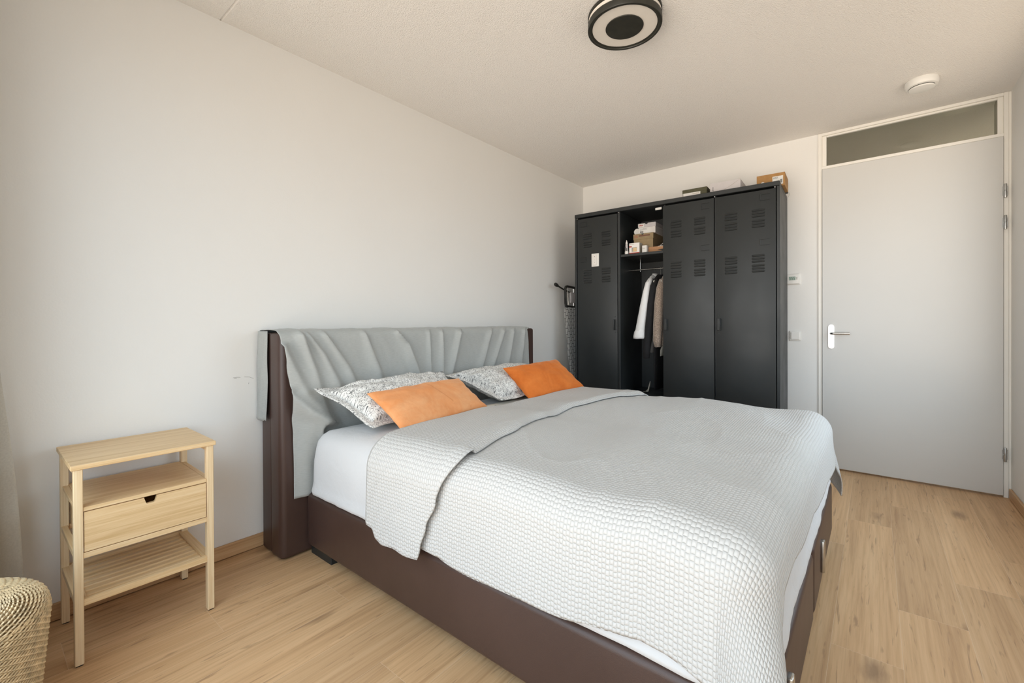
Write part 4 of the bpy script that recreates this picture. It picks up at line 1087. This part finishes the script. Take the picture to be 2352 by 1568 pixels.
def collar(t_, z0):
    bm = bmesh.new(); rows = []
    for i, (z, rr) in enumerate(((1.535, .050), (1.566, .040), (1.570, .046), (1.540, .062))):
        rows.append([(rr*.5*math.cos(2*math.pi*k/24), rr*math.sin(2*math.pi*k/24), z-z0) for k in range(24)])
    grid(bm, rows, close_v=True); o = obj('collar', bm, M['cotton'], t_, world=False, smooth=True); thicken(o, .002, 0)
    for s_ in (-1,):
        bm = bmesh.new(); sleeve(bm, [(-.058, s_*.200, 1.085-z0), (-.062, s_*.206, 1.055-z0), (-.068, s_*.210, 1.015-z0), (-.070, s_*.210, .998-z0)], [(.040, .040), (.047, .044), (.052, .046), (.048, .044)], seed=9, wav=.25); obj('cuff', bm, M['cotton'], t_, world=False, smooth=True)
garment('shirt', 'white long-sleeved shirt hanging at the left of the clothes in the open bay', .672, M['cotton'], shirt,
        [(.002, -.120, 1.520), (-.004, -.150, 1.48), (-.014, -.172, 1.40), (-.030, -.188, 1.27), (-.048, -.198, 1.15), (-.060, -.204, 1.07), (-.064, -.206, 1.04)],
        [(.018, .030), (.026, .042), (.032, .050), (.037, .048), (.040, .044), (.042, .040), (.038, .036)], 'shirt', seed=1, extra=collar)
coat = [(.56, 0, 0, .022, .175), (.8, 0, 0, .026, .178), (1.1, 0, 0, .028, .18), (1.4, 0, 0, .028, .18), (1.50, 0, 0, .024, .165), (1.535, 0, 0, .022, .115), (1.556, 0, 0, .020, .055)]
garment('coat', 'long black coat hanging between the white shirt and the beige sweater', .722, M['blackc'], coat,
        [(0, -.130, 1.515), (-.008, -.165, 1.45), (-.020, -.184, 1.3), (-.036, -.196, 1.1), (-.052, -.205, .92), (-.056, -.208, .83)],
        [(.020, .030), (.028, .042), (.034, .044), (.036, .040), (.030, .036), (.026, .032)], 'coat', seed=2)
knit = [(.93, 0, 0, .032, .165), (.97, 0, 0, .036, .172), (1.2, 0, 0, .036, .175), (1.4, 0, 0, .034, .178), (1.50, 0, 0, .028, .165), (1.535, 0, 0, .024, .115), (1.556, 0, 0, .020, .055)]
garment('sweater', 'chunky beige knit sweater hanging half behind the third wardrobe door', .783, M['knit'], knit,
        [(0, -.140, 1.505), (-.006, -.172, 1.43), (-.014, -.188, 1.3), (-.022, -.200, 1.1), (-.026, -.206, .98), (-.020, -.208, .93)],
        [(.026, .034), (.034, .046), (.038, .052), (.038, .050), (.034, .044), (.026, .034)], 'sweater', seed=3)
t = wthing('undershirt', 'greige cotton hem hanging below the beige sweater', 'shirt', (.783, .25, .855))
bm = bmesh.new(); body_rings(bm, [(0, 0, -.01, .022, .190), (.05, 0, -.01, .022, .188), (.10, 0, 0, .020, .150)], .12, 4); obj('hem', bm, M['greige'], t, world=False, smooth=True)
t = wthing('cloth_scrap', 'crumpled white scrap lying on the floor of the open wardrobe bay', 'cloth', (.625, .16, .5142))
bm = bmesh.new(); sleeve(bm, [(-.03, 0, .006), (-.015, .004, .012), (0, 0, .012), (.012, .004, .03), (.020, .01, .07), (.026, .012, .105)], [(.006, .008), (.014, .012), (.016, .012), (.008, .008), (.006, .005), (.002, .002)], seed=5, wav=.5); obj('scrap', bm, M['greige'], t, world=False, smooth=True)

# ironing board in the gap left of the wardrobe ----------------------------------
ib = thing('ironing_board', 'folded ironing board with black honeycomb cover standing left of the wardrobe', 'ironing board', (.10, 3.88, 0))
bm = bmesh.new(); rows = []; uvs = []
NB = 40
for side in (0,):
    for i in range(NB+1):
        z = lerp(.14, 1.295, i/NB); k = (z-.14)/1.155
        hw = .165*min(1, (.25+.75*sstep(k, 0, .45)))*(1-.0*k)
        top = 1-max(0, (k-.97)/.03)**2*.12
        yL = interp(z, [(.14, 3.90), (.62, 3.800), (.88, 3.742), (1.25, 3.686), (1.28, 3.690), (1.295, 3.705)])
        yR = 4.02
        row = []; uv = []
        for q in range(13):
            t_ = q/12; y = lerp(yL, yR, t_); bul = math.sin(math.pi*min(1, t_*6, (1-t_)*6)/2)
            row.append((.088+.012*bul, y, z)); uv.append((y-yL*.0, z))
        for q in range(13):
            t_ = 1-q/12; y = lerp(yL, yR, t_); bul = math.sin(math.pi*min(1, t_*6, (1-t_)*6)/2)
            row.append((.088-.018*bul, y, z)); uv.append((y, z))
        rows.append(row); uvs.append(uv)
V = grid(bm, rows, uvs, close_v=True); bm.faces.new(V[0][::-1]); bm.faces.new(V[-1])
obj('padded_cover', bm, M['hexa'], ib, smooth=True)
bm = bmesh.new()   # iron rest frame
pr = [(.092, 3.712, 1.300), (.092, 3.704, 1.33), (.092, 3.700, 1.47), (.092, 3.712, 1.492), (.092, 3.735, 1.498), (.092, 3.98, 1.486), (.092, 3.99, 1.31), (.092, 3.98, 1.295)]
tube(bm, pr, .0125, 10, closed=True); obj('iron_rest', bm, M['bplastic'], ib)
bm = bmesh.new(); tube(bm, [(.088, 3.765, 1.305), (.088, 3.752, 1.48)], .004, 8); tube(bm, [(.088, 3.86, 1.305), (.088, 3.86, 1.48)], .004, 8); obj('wire_rack', bm, M['chrome'], ib)
bm = bmesh.new(); B(bm, .075, .095, 3.80, 3.95, 1.335, 1.445, bev=.012, seg=3); obj('rest_pad', bm, M['gbox'], ib)
bm = bmesh.new(); tube(bm, [(.080, 3.56, 1.502), (.080, 3.70, 1.462), (.07, 3.95, 1.42)], [.0085, .007, .007], 10); kb = obj('leg_tube', bm, M['bplastic'], ib)
bm = bmesh.new(); tube(bm, [(.080, 3.540, 1.508), (.080, 3.552, 1.505), (.080, 3.57, 1.499), (.080, 3.595, 1.492)], [.014, .018, .017, .010], 14); obj('rubber_cap', bm, M['bplastic'], ib)
bm = bmesh.new(); tube(bm, [(.055, 3.95, 1.42), (.055, 4.03, .02)], .009, 10); tube(bm, [(.055, 3.90, 1.30), (.055, 3.92, .02)], .009, 10); tube(bm, [(.055, 3.84, .012), (.055, 4.06, .012)], .011, 10); obj('folded_legs', bm, M['bplastic'], ib)
